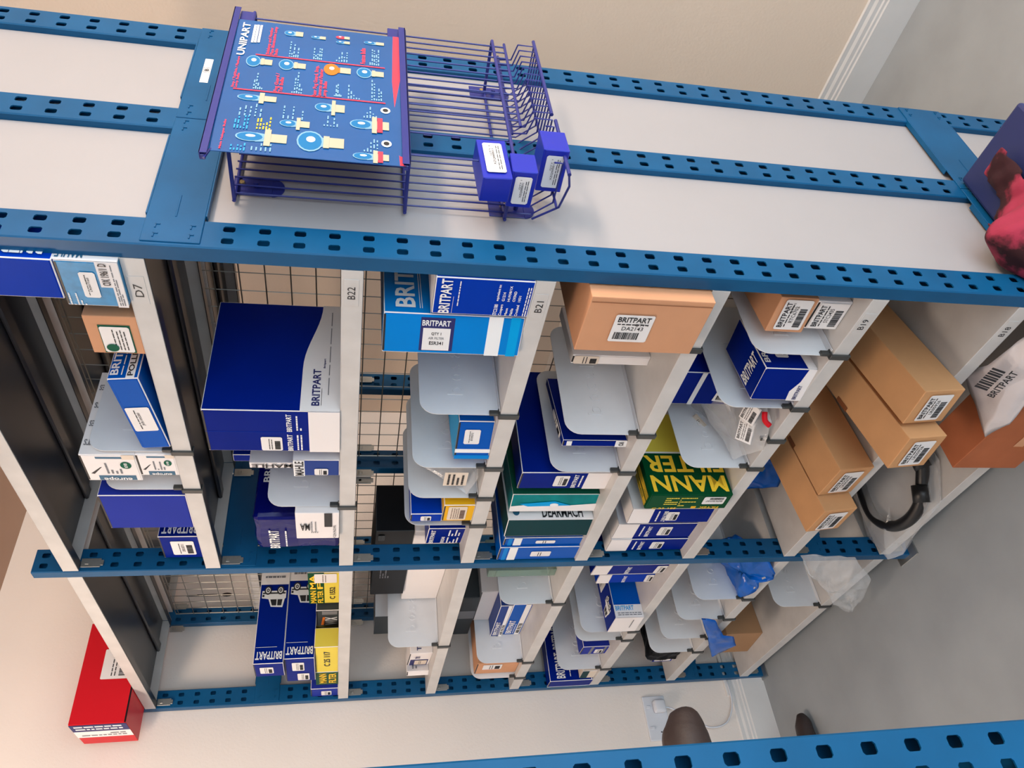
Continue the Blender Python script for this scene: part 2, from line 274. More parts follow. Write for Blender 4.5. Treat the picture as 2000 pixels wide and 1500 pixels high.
BOXES = {
 'mahle_d7': {'x': -0.117, 'y': -0.012, 'z': 1.909, 'w': 0.088, 'd': 0.2, 'h': 0.083, 'yaw': 0.0},
 'blue_top_d7': {'x': -0.102, 'y': -0.015, 'z': 1.992, 'w': 0.075, 'd': 0.2, 'h': 0.13, 'yaw': 0.0},
 'kraft_d7': {'x': -0.236, 'y': 0.0, 'z': 1.909, 'w': 0.085, 'd': 0.16, 'h': 0.077, 'yaw': 0.0},
 'pollen_d7': {'x': -0.498, 'y': 0.0, 'z': 1.911, 'w': 0.202, 'd': 0.24, 'h': 0.05, 'yaw': 0.0},
 'pollen2_d7': {'x': -0.4, 'y': 0.03, 'z': 1.909, 'w': 0.13, 'd': 0.22, 'h': 0.011, 'yaw': 0.0},
 'lr_low': {'x': -0.595, 'y': 0.0, 'z': 1.909, 'w': 0.072, 'd': 0.2, 'h': 0.07, 'yaw': 0.0},
 'lr_up': {'x': -0.614, 'y': 0.0, 'z': 1.979, 'w': 0.089, 'd': 0.2, 'h': 0.098, 'yaw': 0.0},
 'blue_d7': {'x': -0.803, 'y': 0.0, 'z': 1.909, 'w': 0.132, 'd': 0.12, 'h': 0.167, 'yaw': 0.0},
 'small_d7': {'x': -0.981, 'y': 0.02, 'z': 1.909, 'w': 0.1, 'd': 0.07, 'h': 0.092, 'yaw': 0.0},
 'big_b22': {'x': -0.502, 'y': -0.004, 'z': 1.602, 'w': 0.127, 'd': 0.27, 'h': 0.241, 'yaw': 0.0},
 'mahle_b22': {'x': -0.595, 'y': 0.0, 'z': 1.602, 'w': 0.056, 'd': 0.14, 'h': 0.09, 'yaw': 0.0},
 'mahle_thin': {'x': -0.613, 'y': 0.03, 'z': 1.692, 'w': 0.019, 'd': 0.15, 'h': 0.09, 'yaw': 0.0},
 'brit_thin': {'x': -0.664, 'y': 0.08, 'z': 1.602, 'w': 0.024, 'd': 0.2, 'h': 0.222, 'yaw': 0.0},
 'bag_b22': {'x': -0.938, 'y': 0.012, 'z': 1.602, 'w': 0.147, 'd': 0.26, 'h': 0.191, 'yaw': 0.0},
 'white_b22': {'x': -0.838, 'y': -0.012, 'z': 1.602, 'w': 0.113, 'd': 0.022, 'h': 0.093, 'yaw': 0.0},
 'yellow_b2': {'x': -1.878, 'y': 0.01, 'z': 1.602, 'w': 0.324, 'd': 0.06, 'h': 0.071, 'yaw': 0.0},
 'wix_b2': {'x': -1.701, 'y': 0.1, 'z': 1.602, 'w': 0.205, 'd': 0.1, 'h': 0.069, 'yaw': 0.0},
 'mann_b2': {'x': -1.487, 'y': 0.12, 'z': 1.602, 'w': 0.203, 'd': 0.14, 'h': 0.089, 'yaw': 0.0},
 'small_b2': {'x': -1.996, 'y': 0.01, 'z': 1.602, 'w': 0.073, 'd': 0.1, 'h': 0.09, 'yaw': 0.0},
 'brit_mid': {'x': -1.803, 'y': -0.0, 'z': 1.673, 'w': 0.193, 'd': 0.3, 'h': 0.09, 'yaw': 0.0},
 'brit_top': {'x': -1.713, 'y': -0.012, 'z': 1.763, 'w': 0.105, 'd': 0.3, 'h': 0.087, 'yaw': 0.0},
 'esr341': {'x': -0.195, 'y': -0.013, 'z': 1.3025, 'w': 0.081, 'd': 0.27, 'h': 0.232, 'yaw': 10.1},
 'stc2180': {'x': -0.107, 'y': -0.005, 'z': 1.3025, 'w': 0.079, 'd': 0.1, 'h': 0.157, 'yaw': 0},
 'pollen_b21': {'x': -0.529, 'y': -0.0, 'z': 1.3025, 'w': 0.106, 'd': 0.2, 'h': 0.072, 'yaw': 9.2},
 'yellow_b21': {'x': -0.783, 'y': -0.001, 'z': 1.3025, 'w': 0.069, 'd': 0.07, 'h': 0.071, 'yaw': 0.0},
 'blue_b21': {'x': -0.783, 'y': -0.002, 'z': 1.3735, 'w': 0.033, 'd': 0.12, 'h': 0.072, 'yaw': 0.0},
 'white_b21': {'x': -1.55, 'y': 0.153, 'z': 1.3025, 'w': 0.563, 'd': 0.12, 'h': 0.111, 'yaw': -6.7},
 'black_b21': {'x': -1.47, 'y': 0.135, 'z': 1.4135, 'w': 0.47, 'd': 0.13, 'h': 0.099, 'yaw': -5.0},
 'dark_b21': {'x': -0.972, 'y': 0.042, 'z': 1.3025, 'w': 0.104, 'd': 0.05, 'h': 0.09, 'yaw': -8.8},
 'flag_bay2': {'x': -1.791, 'y': 0.14, 'z': 1.3025, 'w': 0.142, 'd': 0.12, 'h': 0.188, 'yaw': 0.0},
 'small1_bay2': {'x': -1.864, 'y': 0.055, 'z': 1.3025, 'w': 0.157, 'd': 0.09, 'h': 0.074, 'yaw': -7.1},
 'small2_bay2': {'x': -1.878, 'y': 0.023, 'z': 1.3025, 'w': 0.024, 'd': 0.09, 'h': 0.074, 'yaw': 19.0},
 'kraft_b20': {'x': -0.157, 'y': -0.028, 'z': 1.003, 'w': 0.126, 'd': 0.3, 'h': 0.211, 'yaw': 0},
 'white_b20': {'x': -0.318, 'y': 0.084, 'z': 1.003, 'w': 0.024, 'd': 0.14, 'h': 0.16, 'yaw': 4.1},
 'oil_b20': {'x': -0.515, 'y': 0.024, 'z': 1.003, 'w': 0.018, 'd': 0.2, 'h': 0.142, 'yaw': 10},
 'big_b20': {'x': -0.685, 'y': 0.025, 'z': 1.003, 'w': 0.068, 'd': 0.286, 'h': 0.208, 'yaw': -1.7},
 'teal_b20': {'x': -0.784, 'y': 0.024, 'z': 1.003, 'w': 0.063, 'd': 0.22, 'h': 0.209, 'yaw': 7.0},
 'dkgreen_b20': {'x': -0.866, 'y': 0.001, 'z': 1.003, 'w': 0.07, 'd': 0.22, 'h': 0.21, 'yaw': 5.3},
 'air1_b20': {'x': -0.929, 'y': 0.011, 'z': 1.003, 'w': 0.036, 'd': 0.22, 'h': 0.201, 'yaw': 0},
 'air2_b20': {'x': -0.995, 'y': 0.005, 'z': 1.003, 'w': 0.064, 'd': 0.24, 'h': 0.207, 'yaw': 0.0},
 'clear_bay2': {'x': -1.205, 'y': 0.057, 'z': 1.003, 'w': 0.035, 'd': 0.1, 'h': 0.195, 'yaw': 3.1},
 'air4_bay2': {'x': -1.729, 'y': 0.095, 'z': 1.003, 'w': 0.242, 'd': 0.2, 'h': 0.062, 'yaw': 0},
 'air3_bay2': {'x': -1.727, 'y': 0.09, 'z': 1.065, 'w': 0.23, 'd': 0.2, 'h': 0.041, 'yaw': 1.5},
 'white3_bay2': {'x': -1.728, 'y': 0.149, 'z': 1.106, 'w': 0.223, 'd': 0.14, 'h': 0.056, 'yaw': 0.0},
 'dark3_bay2': {'x': -1.845, 'y': 0.148, 'z': 1.162, 'w': 0.303, 'd': 0.15, 'h': 0.054, 'yaw': 0.0},
 'kraft_bay2': {'x': -1.872, 'y': 0.017, 'z': 1.003, 'w': 0.095, 'd': 0.18, 'h': 0.144, 'yaw': 0},
 'white_b19': {'x': -0.137, 'y': 0.029, 'z': 0.7035, 'w': 0.068, 'd': 0.14, 'h': 0.067, 'yaw': 2.5},
 'kraft_b19': {'x': -0.146, 'y': 0.026, 'z': 0.7705, 'w': 0.08, 'd': 0.2, 'h': 0.074, 'yaw': 5.6},
 'blue_b19': {'x': -0.308, 'y': -0.004, 'z': 0.7035, 'w': 0.084, 'd': 0.15, 'h': 0.108, 'yaw': 6.8},
 'dark_b19': {'x': -0.483, 'y': 0.12, 'z': 0.7035, 'w': 0.108, 'd': 0.14, 'h': 0.187, 'yaw': 0.0},
 'mann_b19': {'x': -0.711, 'y': -0.015, 'z': 0.7035, 'w': 0.058, 'd': 0.24, 'h': 0.203, 'yaw': 2.7},
 'w1_b19': {'x': -0.809, 'y': 0.003, 'z': 0.7035, 'w': 0.059, 'd': 0.26, 'h': 0.212, 'yaw': 5.0},
 'w2_b19': {'x': -0.925, 'y': 0.025, 'z': 0.7035, 'w': 0.071, 'd': 0.26, 'h': 0.214, 'yaw': 0.0},
 'w3_b19': {'x': -0.988, 'y': 0.021, 'z': 0.7035, 'w': 0.06, 'd': 0.26, 'h': 0.214, 'yaw': 0.0},
 'w4_bay2': {'x': -1.139, 'y': 0.026, 'z': 0.7035, 'w': 0.063, 'd': 0.2, 'h': 0.215, 'yaw': -4.1},
 'w5_bay2': {'x': -1.234, 'y': 0.044, 'z': 0.7035, 'w': 0.05, 'd': 0.2, 'h': 0.171, 'yaw': 2.5},
 'bw_bay2': {'x': -1.444, 'y': -0.02, 'z': 0.7035, 'w': 0.097, 'd': 0.17, 'h': 0.089, 'yaw': 2.2},
 'd1_bay2': {'x': -1.631, 'y': 0.027, 'z': 0.7035, 'w': 0.047, 'd': 0.14, 'h': 0.105, 'yaw': -3.6},
 'd2_bay2': {'x': -1.76, 'y': 0.027, 'z': 0.7035, 'w': 0.066, 'd': 0.14, 'h': 0.094, 'yaw': 0.0},
 'tall_bay2': {'x': -1.994, 'y': -0.002, 'z': 0.7035, 'w': 0.057, 'd': 0.3, 'h': 0.161, 'yaw': 0.0},
 'cream_bay2': {'x': -1.93, 'y': 0.003, 'z': 0.7035, 'w': 0.06, 'd': 0.1, 'h': 0.054, 'yaw': 2.9},
 'k1_b18': {'x': -0.308, 'y': -0.049, 'z': 0.399, 'w': 0.09, 'd': 0.35, 'h': 0.097, 'yaw': 7.1},
 'k2_b18': {'x': -0.409, 'y': -0.09, 'z': 0.395, 'w': 0.093, 'd': 0.392, 'h': 0.093, 'yaw': 6.6},
 'k3_b18': {'x': -0.641, 'y': -0.013, 'z': 0.403, 'w': 0.109, 'd': 0.322, 'h': 0.092, 'yaw': 0},
 'k4_b18': {'x': -0.744, 'y': -0.054, 'z': 0.399, 'w': 0.098, 'd': 0.364, 'h': 0.091, 'yaw': 0.0},
 'lbl_b4': {'x': -1.909, 'y': 0.04, 'z': 0.404, 'w': 0.027, 'd': 0.1, 'h': 0.079, 'yaw': 11.4},
 'kraft_n5': {'x': -1.882, 'y': 0.053, 'z': 0.1045, 'w': 0.147, 'd': 0.22, 'h': 0.14, 'yaw': 4.8},
 'orange_n5': {'x': -0.464, 'y': -0.06, 'z': 0.1045, 'w': 0.344, 'd': 0.1, 'h': 0.165, 'yaw': 0.0},
}
CARD=[
('t', 'UNIPART', 0.687, 0.978, 0.97, 0.909) ,
('bar', '', 0.801, 0.889, 0.959, 0.911) ,
('bar', '', 0.803, 0.872, 0.962, 0.894) ,
('bar', '', 0.807, 0.854, 0.962, 0.874) ,
('h', 'Sidelamp and Number\nPlate Illumination Lamp\nBulbs', 0.714, 0.811, 0.962, 0.744) ,
('h', 'Festoon Bulbs', 0.722, 0.256, 0.859, 0.226) ,
('h', 'Stop / Tail/Side / Flashers\nLamp Bulbs', 0.43, 0.963, 0.675, 0.927) ,
('h', 'Fog Guard /\nTail Bulbs', 0.427, 0.734, 0.57, 0.686) ,
('h', 'Rear Fog Guard, Stop,\nReverse and Flasher\nLamp Bulbs', 0.421, 0.52, 0.665, 0.436) ,
('h', 'Main Halogen Bulbs', 0.013, 0.958, 0.198, 0.943) ,
('rl', '', 0.705, 0.866, 0.705, 0.108) ,
('rl', '', 0.423, 0.949, 0.419, 0.106) ,
('b', 's', 0.875, 0.724, 0.965, 0.606) ,
('b', 's', 0.882, 0.561, 0.937, 0.469) ,
('b', 'r', 0.908, 0.411, 0.96, 0.323) ,
('b', 's', 0.866, 0.409, 0.915, 0.321) ,
('b', 's', 0.887, 0.238, 0.943, 0.107) ,
('b', 'g', 0.601, 0.913, 0.697, 0.759) ,
('b', 'g', 0.601, 0.728, 0.693, 0.567) ,
('b', 'o', 0.597, 0.469, 0.697, 0.304) ,
('b', 'g', 0.602, 0.277, 0.693, 0.108) ,
('b', 'h', 0.324, 0.919, 0.41, 0.701) ,
('b', 'h', 0.163, 0.676, 0.256, 0.511) ,
('b', 'h', 0.043, 0.889, 0.158, 0.616) ,
('b', 'g', 0.036, 0.577, 0.173, 0.319) ,
('b', 'h', 0.286, 0.5, 0.407, 0.328) ,
('b', 'x', 0.187, 0.304, 0.314, 0.078) ,
('b', 'x', -0.004, 0.282, 0.082, 0.081) ,
('m', 'w', 0.715, 0.68, 0.877, 0.62) ,
('m', 'w', 0.717, 0.538, 0.817, 0.483) ,
('m', 'w', 0.719, 0.405, 0.853, 0.33) ,
('m', 'w', 0.72, 0.203, 0.863, 0.14) ,
('m', 'w', 0.433, 0.848, 0.601, 0.793) ,
('m', 'w', 0.431, 0.639, 0.596, 0.576) ,
('m', 'w', 0.437, 0.401, 0.534, 0.356) ,
('m', 'w', 0.43, 0.325, 0.55, 0.249) ,
('m', 'w', 0.435, 0.19, 0.596, 0.123) ,
('m', 'w', 0.236, 0.902, 0.336, 0.767) ,
('m', 'c', 0.147, 0.909, 0.237, 0.83) ,
('m', 'y', 0.153, 0.795, 0.239, 0.715) ,
('m', 'w', 0.24, 0.673, 0.331, 0.548) ,
('m', 'w', 0.214, 0.449, 0.304, 0.362) ,
('m', 'w', 0.299, 0.234, 0.391, 0.15) ,
('m', 'c', 0.011, 0.907, 0.057, 0.825) ,
('m', 'w', 0.018, 0.808, 0.064, 0.692) ,
('m', 'w', 0.069, 0.229, 0.157, 0.143) ,
('c', '', 0.341, 0.13, 0.391, 0.083) ,
('c', '', 0.1, 0.124, 0.161, 0.08) ,
]

PITCH = 6.0
BULB = [(.050, .088, 1.352, .046, .090, .046, (math.radians(3), 0, math.radians(-4)), 'blue bulb box highest of three, lying in the wire rack by the card', 'R'),
 (.033, .100, 1.312, .068, .045, .040, (0, 0, math.radians(-2)), 'blue bulb box in the middle of the three, nearest the front of the rack', 'F'),
 (.037, .142, 1.257, .076, .055, .042, (0, 0, math.radians(2)), 'blue bulb box lowest of three in the curved bottom of the rack', 'F')]

FLOOR = 0.0; CEIL = 2.777
# ------------------------------------------------------------------ the room
def struct(name, bm, m):
    o = obj(name, bm, m); o['kind'] = 'structure'; return o
bm = bmesh.new(); bx(bm, -2.14, 3.2, -3.0, 1.365, -.1, 0); struct('floor', bm, 'floor')
bm = bmesh.new(); bx(bm, -2.037, 3.2, 1.265, 1.365, 0, CEIL); struct('wall_back', bm, 'wall')
bm = bmesh.new(); bx(bm, -2.137, -2.037, -3.0, 1.365, 0, CEIL); struct('wall_left', bm, 'wall_s')
bm = bmesh.new(); bx(bm, -2.14, 3.2, -3.0, 1.365, CEIL, CEIL+.1); 
struct('ceiling', bm, 'ceiling')
bm = bmesh.new(); bx(bm, -2.0, -1.2, .2, .215, CEIL-.004, CEIL+.001); struct('trim_1', bm, 'ceiling')
def skirt(name, along):
    prof = [(0, 0), (.018, 0), (.018, .092), (.0145, .096), (.0145, .104), (.011, .108), (.011, .120), (.006, .128), (.006, .142), (0, .145)]
    bm = bmesh.new()
    if along == 'x': pts = [Vector((-2.037, 1.265-a, b)) for a, b in prof]; poly_prism(bm, pts, Vector((5.2, 0, 0)))
    else: pts = [Vector((-2.037+a, -3.0, b)) for a, b in prof]; poly_prism(bm, pts, Vector((0, 4.25, 0)))
    bmesh.ops.recalc_face_normals(bm, faces=bm.faces[:]); struct(name, bm, 'gloss')
bm = bmesh.new(); bx(bm, -2.037, 3.2, -3.1, -3.0, 0, CEIL); struct('wall_front', bm, mat('wall_front_paint', s(205, 214, 224), .8))
bm = bmesh.new(); crk = [(.407, 2.155), (.404, 2.12), (.409, 2.08), (.404, 2.05), (.407, 2.035)]
for (a, b), (c, d) in zip(crk, crk[1:]): bx(bm, -2.0375, -2.0362, min(a, c)-.0012, max(a, c)+.0012, min(b, d), max(b, d))
bmesh.ops.create_uvsphere(bm, u_segments=10, v_segments=6, radius=1, matrix=Matrix.Translation((-2.037, .407, 2.016))@Matrix.Diagonal((.003, .008, .018, 1)))
struct('wall_crack', bm, 'leather')  # thin crack ending in a dark hole in the left wall
skirt('baseboard_back', 'x'); skirt('baseboard_left', 'y')
# ------------------------------------------------------------------ slotted uprights and end frames
def hole_face(bm, x, y0, z0, z1, rows, pitch=.05, hw=.0062, hh=.0085, first=.0, t=.0022):
    """one face (normal +x) of an upright with real openings, chamfered corners"""
    ys = [y0]
    for r in rows: ys += [y0+r-.0105, y0+r+.0105]
    ys.append(y0+.055)
    zc = []; z = first
    while z < z1-.02:
        if z > z0+.02: zc.append(z)
        z += pitch
    def q(a, b, c, d): bm.faces.new([bm.verts.new((x, *p)) for p in (a, b, c, d)])
    for i in range(len(ys)-1):
        ya, yb = ys[i], ys[i+1]
        if i % 2 == 0: q((ya, z0), (yb, z0), (yb, z1), (ya, z1)); continue
        zz = z0; cy = (ya+yb)/2
        for zcn in zc:
            a, b = zcn-.013, zcn+.013; q((ya, zz), (yb, zz), (yb, a), (ya, a)); zz = b
            ch = .0025
            O = [(ya, a), (yb, a), (yb, b), (ya, b)]
            I = [(cy-hw+ch, zcn-hh), (cy+hw-ch, zcn-hh), (cy+hw, zcn-hh+ch), (cy+hw, zcn+hh-ch), (cy+hw-ch, zcn+hh), (cy-hw+ch, zcn+hh), (cy-hw, zcn+hh-ch), (cy-hw, zcn-hh+ch)]
            q(O[0], O[1], I[1], I[0]); q(O[1], O[2], I[3], I[2]); q(O[2], O[3], I[5], I[4]); q(O[3], O[0], I[7], I[6])
            for c, i1, i2 in ((O[1], I[2], I[1]), (O[2], I[4], I[3]), (O[3], I[6], I[5]), (O[0], I[0], I[7])):
                bm.faces.new([bm.verts.new((x, *p)) for p in (c, i1, i2)])
            for k in range(8):
                p1, p2 = I[k], I[(k+1) % 8]
                bm.faces.new([bm.verts.new(v) for v in ((x, *p1), (x, *p2), (x-t, *p2), (x-t, *p1))])
        q((ya, zz), (yb, zz), (yb, z1), (ya, z1))
def upright_mesh(X, y0, z0, z1, fl=.027, mirror=False):
    bm = bmesh.new(); r = .002
    hole_face(bm, X, y0, z0, z1, (.0145, .0405), first=.0125)
    def q(*p): bm.faces.new([bm.verts.new(v) for v in p])
    xa, xb = X-fl, X; ya, yb = y0, y0+.055
    q((xa, ya-r, z0), (xb-r, ya-r, z0), (xb-r, ya-r, z1), (xa, ya-r, z1))                         # front flange
    q((xb-r, ya-r, z0), (xb, ya, z0), (xb, ya, z1), (xb-r, ya-r, z1))                               # rounded ridge
    q((xb, yb, z0), (xb-r, yb+r, z0), (xb-r, yb+r, z1), (xb, yb, z1))
    q((xb-r, yb+r, z0), (xa, yb+r, z0), (xa, yb+r, z1), (xb-r, yb+r, z1))
    q((xa, yb+r, z0), (xa, ya-r, z0), (xa, ya-r, z1), (xa, yb+r, z1))
    q((xa, ya-r, z1), (xb-r, ya-r, z1), (xb, ya, z1), (xb, yb, z1), (xb-r, yb+r, z1), (xa, yb+r, z1))
    q((xa+.002, ya, z0), (xb-.003, ya, z0), (xb-.003, yb, z0), (xa+.002, yb, z0))
    return bm
YU = (0.0, .287, .562)
def frame(X, top, label, panels, tags=False):
    f = root('shelving_rack', (0, 0, 0), label, 'shelving rack', 'blue slotted end frames of the shelving')
    for y in YU: obj('upright', upright_mesh(X, y, .004, top), 'blue_steel', f)
    for k, (za, zb) in enumerate(((1.798, 1.878), (.268, .375))):
        for (ya, yb) in ((.004, .312), (.314, .617)):
            bm = bmesh.new(); bx(bm, X-.0005, X+.0022, ya, yb, za, zb, .0008)
            bx(bm, X-.008, X+.002, ya+.06, yb-.05, za-.0022, za, 0); bx(bm, X-.008, X+.002, ya+.06, yb-.05, zb, zb+.0022, 0)
            br = obj('cross_brace', bm, 'blue_steel', f)
            bm = bmesh.new()
            for yy in (ya+.012, ya+.032, yb-.012, yb-.032):
                for zz in (za+.016, zb-.016):
                    bx(bm, X+.002, X+.0035, yy-.004, yy+.004, zz-.001, zz+.001); bx(bm, X+.002, X+.0035, yy+.003, yy+.005, zz-.006, zz+.001)
            bx(bm, X+.002, X+.0032, ya+.055, ya+.105, (za+zb)/2-.0012, (za+zb)/2+.0012, .0004)
            obj('pressed_hooks', bm, 'blue_steel', br)
    for y in YU:
        bm = bmesh.new(); bx(bm, X-.055, X+.03, y-.014, y+.07, 0, .004, .001); obj('foot_plate', bm, 'galv', f)
    if panels:
        for ya, yb in ((.004, .2845), (.2915, .5595)):
            bm = bmesh.new(); bx(bm, X-.0165, X-.0125, ya+.054 if ya < .01 else ya+.0505, yb, .02, top-.02); obj('side_panel', bm, 'white_panel', f)
    return f
fr = frame(0.0, 2.62, 'near end frame of blue slotted uprights with white side panels, facing right', True)
frame(-1.0, 2.285, 'middle blue slotted frame between the two bays of shelving', False)
frame(-2.0, 2.285, 'far blue slotted end frame standing against the cream side wall', False)
bm = bmesh.new(); bx(bm, .0022, .003, .425, .505, 1.843, 1.857, .0004); lb = obj('aisle_label', bm, 'label', fr)
bm = bmesh.new(); F = Face('R', 0, 1, 1); text_on(bm, F, 'B', .4625, 1.8465, .4705, 1.8535, 0, .0034)
for a in ((.459, .474, 1.8445, 1.8449), (.459, .474, 1.8551, 1.8555), (.459, .4594, 1.8445, 1.8555), (.4736, .474, 1.8445, 1.8555)): bx(bm, .003, .0034, *a)
obj('label_print', bm, 'ink', lb)
# foreground rack across the aisle
f2 = root('shelving_rack', (0, 0, 0), 'bright blue slotted upright in the near foreground across the aisle', 'shelving rack')
bm = upright_mesh(.02, -.757, .004, 2.285); obj('upright', bm, 'blue_steel', f2)
bm = bmesh.new(); bx(bm, -.035, .05, -.775, -.69, 0, .004, .001); obj('foot_plate', bm, 'galv', f2)
# ------------------------------------------------------------------ shelves
LV = {'T': 2.217, 'D7': 1.909, 0: 1.602, 1: 1.3025, 2: 1.003, 3: .7035, 4: .404, 5: .1045}
def shelf(xl, xr, zt, label, tagtext=None, tx=None, y0=0.0, y1=.300, group='white steel shelves of the front rack', vis=True):
    r = root('rack_shelf', (xl, y0, zt), label, 'shelf', group); W = xr-xl; D = y1-y0
    bm = bmesh.new()
    bx(bm, 0, W, -.0022, D, -.0016, 0, .0005)                                  # deck
    bx(bm, .0008, W-.0008, -.0022, 0, -.033, -.0012, .0009, 2)                 # rolled front edge
    bx(bm, 0, W, D-.002, D, -.033, -.0012, .0005)
    bx(bm, 0, .0016, .004, D-.004, -.030, -.0012); bx(bm, W-.0016, W, .004, D-.004, -.030, -.0012)
    obj('shelf_tray', bm, 'shelf_paint', r)
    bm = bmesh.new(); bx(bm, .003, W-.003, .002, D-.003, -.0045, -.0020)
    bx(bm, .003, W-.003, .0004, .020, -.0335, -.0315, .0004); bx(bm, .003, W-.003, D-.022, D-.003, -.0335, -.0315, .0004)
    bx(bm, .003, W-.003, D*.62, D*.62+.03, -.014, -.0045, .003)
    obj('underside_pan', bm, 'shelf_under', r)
    for x in (-.0005, W+.0005-.0):
        for y in (.006, D-.046):
            bm = bmesh.new(); a = x if x > 0 else x
            xa, xb = (W-.0042, W-.0016) if x > 0 else (.0016, .0042)
            bx(bm, xa, xb, y, y+.022, -.076, -.034, .0008); bx(bm, xa, xb, y+.004, y+.018, -.082, -.074, .001)
            bx(bm, xa, xb+(.0012 if x < 0 else 0), y+.006, y+.016, -.052, -.042, .0015)
            obj('shelf_clip', bm, 'galv', r)
    if tagtext:
        bm = bmesh.new(); u = tx-xl; bx(bm, u-.028, u+.028, -.0030, -.0020, -.027, -.004, .0003); lb = obj('shelf_label', bm, 'shelf_paint', r)
        bm = bmesh.new(); F = Face('F', 1, 1, 1); text_on(bm, F, tagtext, u-.013, -.0215, u+.013, -.0095, 0, .0034, False); obj('label_print', bm, 'ink', lb)
    return r
names = {'T': 'top', 'D7': 'second', 0: 'eye level', 1: 'fourth', 2: 'fifth', 3: 'sixth', 4: 'seventh', 5: 'lowest'}
for k, (t, tx) in {'T': (None, 0), 'D7': ('D7', -.09), 0: ('B22', -.074), 1: ('B21', -.084), 2: (None, 0), 3: ('B19', -.089), 4: ('B18', -.09), 5: (None, 0)}.items():
    shelf(-.997, -.0275, LV[k], ('white shelf edge labelled %s in the near bay' % t) if t else '%s white shelf of the near bay' % names[k], t, tx)
for k in ('T', 0, 1, 2, 3, 4, 5):
    shelf(-1.997, -1.0275, LV[k], '%s white shelf of the far bay beside the cream wall' % names[k])
for bay, (xl, xr) in (('near', (-.997, -.0275)), ('far', (-1.997, -1.0275))):
    for k in ('T', 'D7', 0, 1, 2, 3, 4, 5):
        shelf(xl, xr, LV[k], '%s shelf of the %s rear bay behind the wire mesh' % (names[k], bay), y0=.330, y1=.625, group='shelves of the rear rack')
# wire mesh backs
for bay, (xl, xr) in (('near', (-.988, -.036)), ('far', (-1.986, -1.036))):
    bm = bmesh.new(); y = .3165; z0, z1 = .06, 2.17; r_ = .0014
    x = xr-.004
    while x > xl: tube(bm, [(x, y, z0), (x, y, z1)], r_, 4); x -= .05
    z = z0
    while z <= z1: tube(bm, [(xl, y-.0024, z), (xr, y-.0024, z)], r_, 4); z += .05
    tube(bm, [(xl, y, z0), (xr, y, z0), (xr, y, z1), (xl, y, z1)], .0022, 5, True)
    tag(obj('mesh_panel', bm, 'wire'), 'square wire mesh backing the %s bay of shelving' % bay, 'wire mesh', 'wire mesh backs')
# ------------------------------------------------------------------ embossed dividers clipped to the shelves
def make_divider(h=.152, d=.288):
    r = root('shelf_divider', (0, 0, 0), 'x', 'divider', 'grey plate dividers clipped to the shelf edges')
    bm = bmesh.new(); R = .032; pts = [(0, .002, 0.0), (0, d, 0.0)]
    for k in range(7): a = math.pi/2*k/6; pts.append((0, d-R+R*math.cos(a), h-R+R*math.sin(a)))
    for k in range(7): a = math.pi/2+math.pi/2*k/6; pts.append((0, .002+R+R*math.cos(a), h-R+R*math.sin(a)))
    poly_prism(bm, [Vector(p) for p in pts], Vector((-.0014, 0, 0)))
    bmesh.ops.recalc_face_normals(bm, faces=bm.faces[:])
    bm2 = bm; bx(bm2, -.0014, .0135, .004, d, 0.0002, .0012); obj('divider_plate', bm2, 'divider', r)
    bm = bmesh.new(); F = Face('R', 0, 1, 1)
    for a, b, c, e in (('b', .05, .074, 0), ('o', .086, .104, 0), ('s', .116, .134, 0), ('a', .146, .164, 0), ('l', .176, .179, 0)):
        hh = .098 if a in 'bl' else .088; text_on(bm, F, a, b, .066, c, hh, 0, .0016, False)
    geo = bm.faces[:]; ex = bmesh.ops.extrude_face_region(bm, geom=geo)
    for v in [g for g in ex['geom'] if isinstance(g, bmesh.types.BMVert)]: v.co.x -= .0016
    bmesh.ops.recalc_face_normals(bm, faces=bm.faces[:]); obj('embossed_letters', bm, 'divider', r)
    bm = bmesh.new(); bx(bm, -.0045, .0085, -.0062, -.0018, -.0365, .0028, .001); bx(bm, -.0045, .0085, -.0062, .012, .0, .003, .001); bx(bm, -.0045, .0085, -.0062, .010, -.0375, -.0345, .001)
    bx(bm, -.0018, .006, .0, .010, .0, .020, .001); obj('edge_clip', bm, 'clip', r)
    return r
def copy_tree(o, parent=None):
    c = o.copy(); COL.objects.link(c); c.parent = parent
    for ch in [q for q in bpy.data.objects if q.parent == o and q != c]: copy_tree(ch, c)
    return c
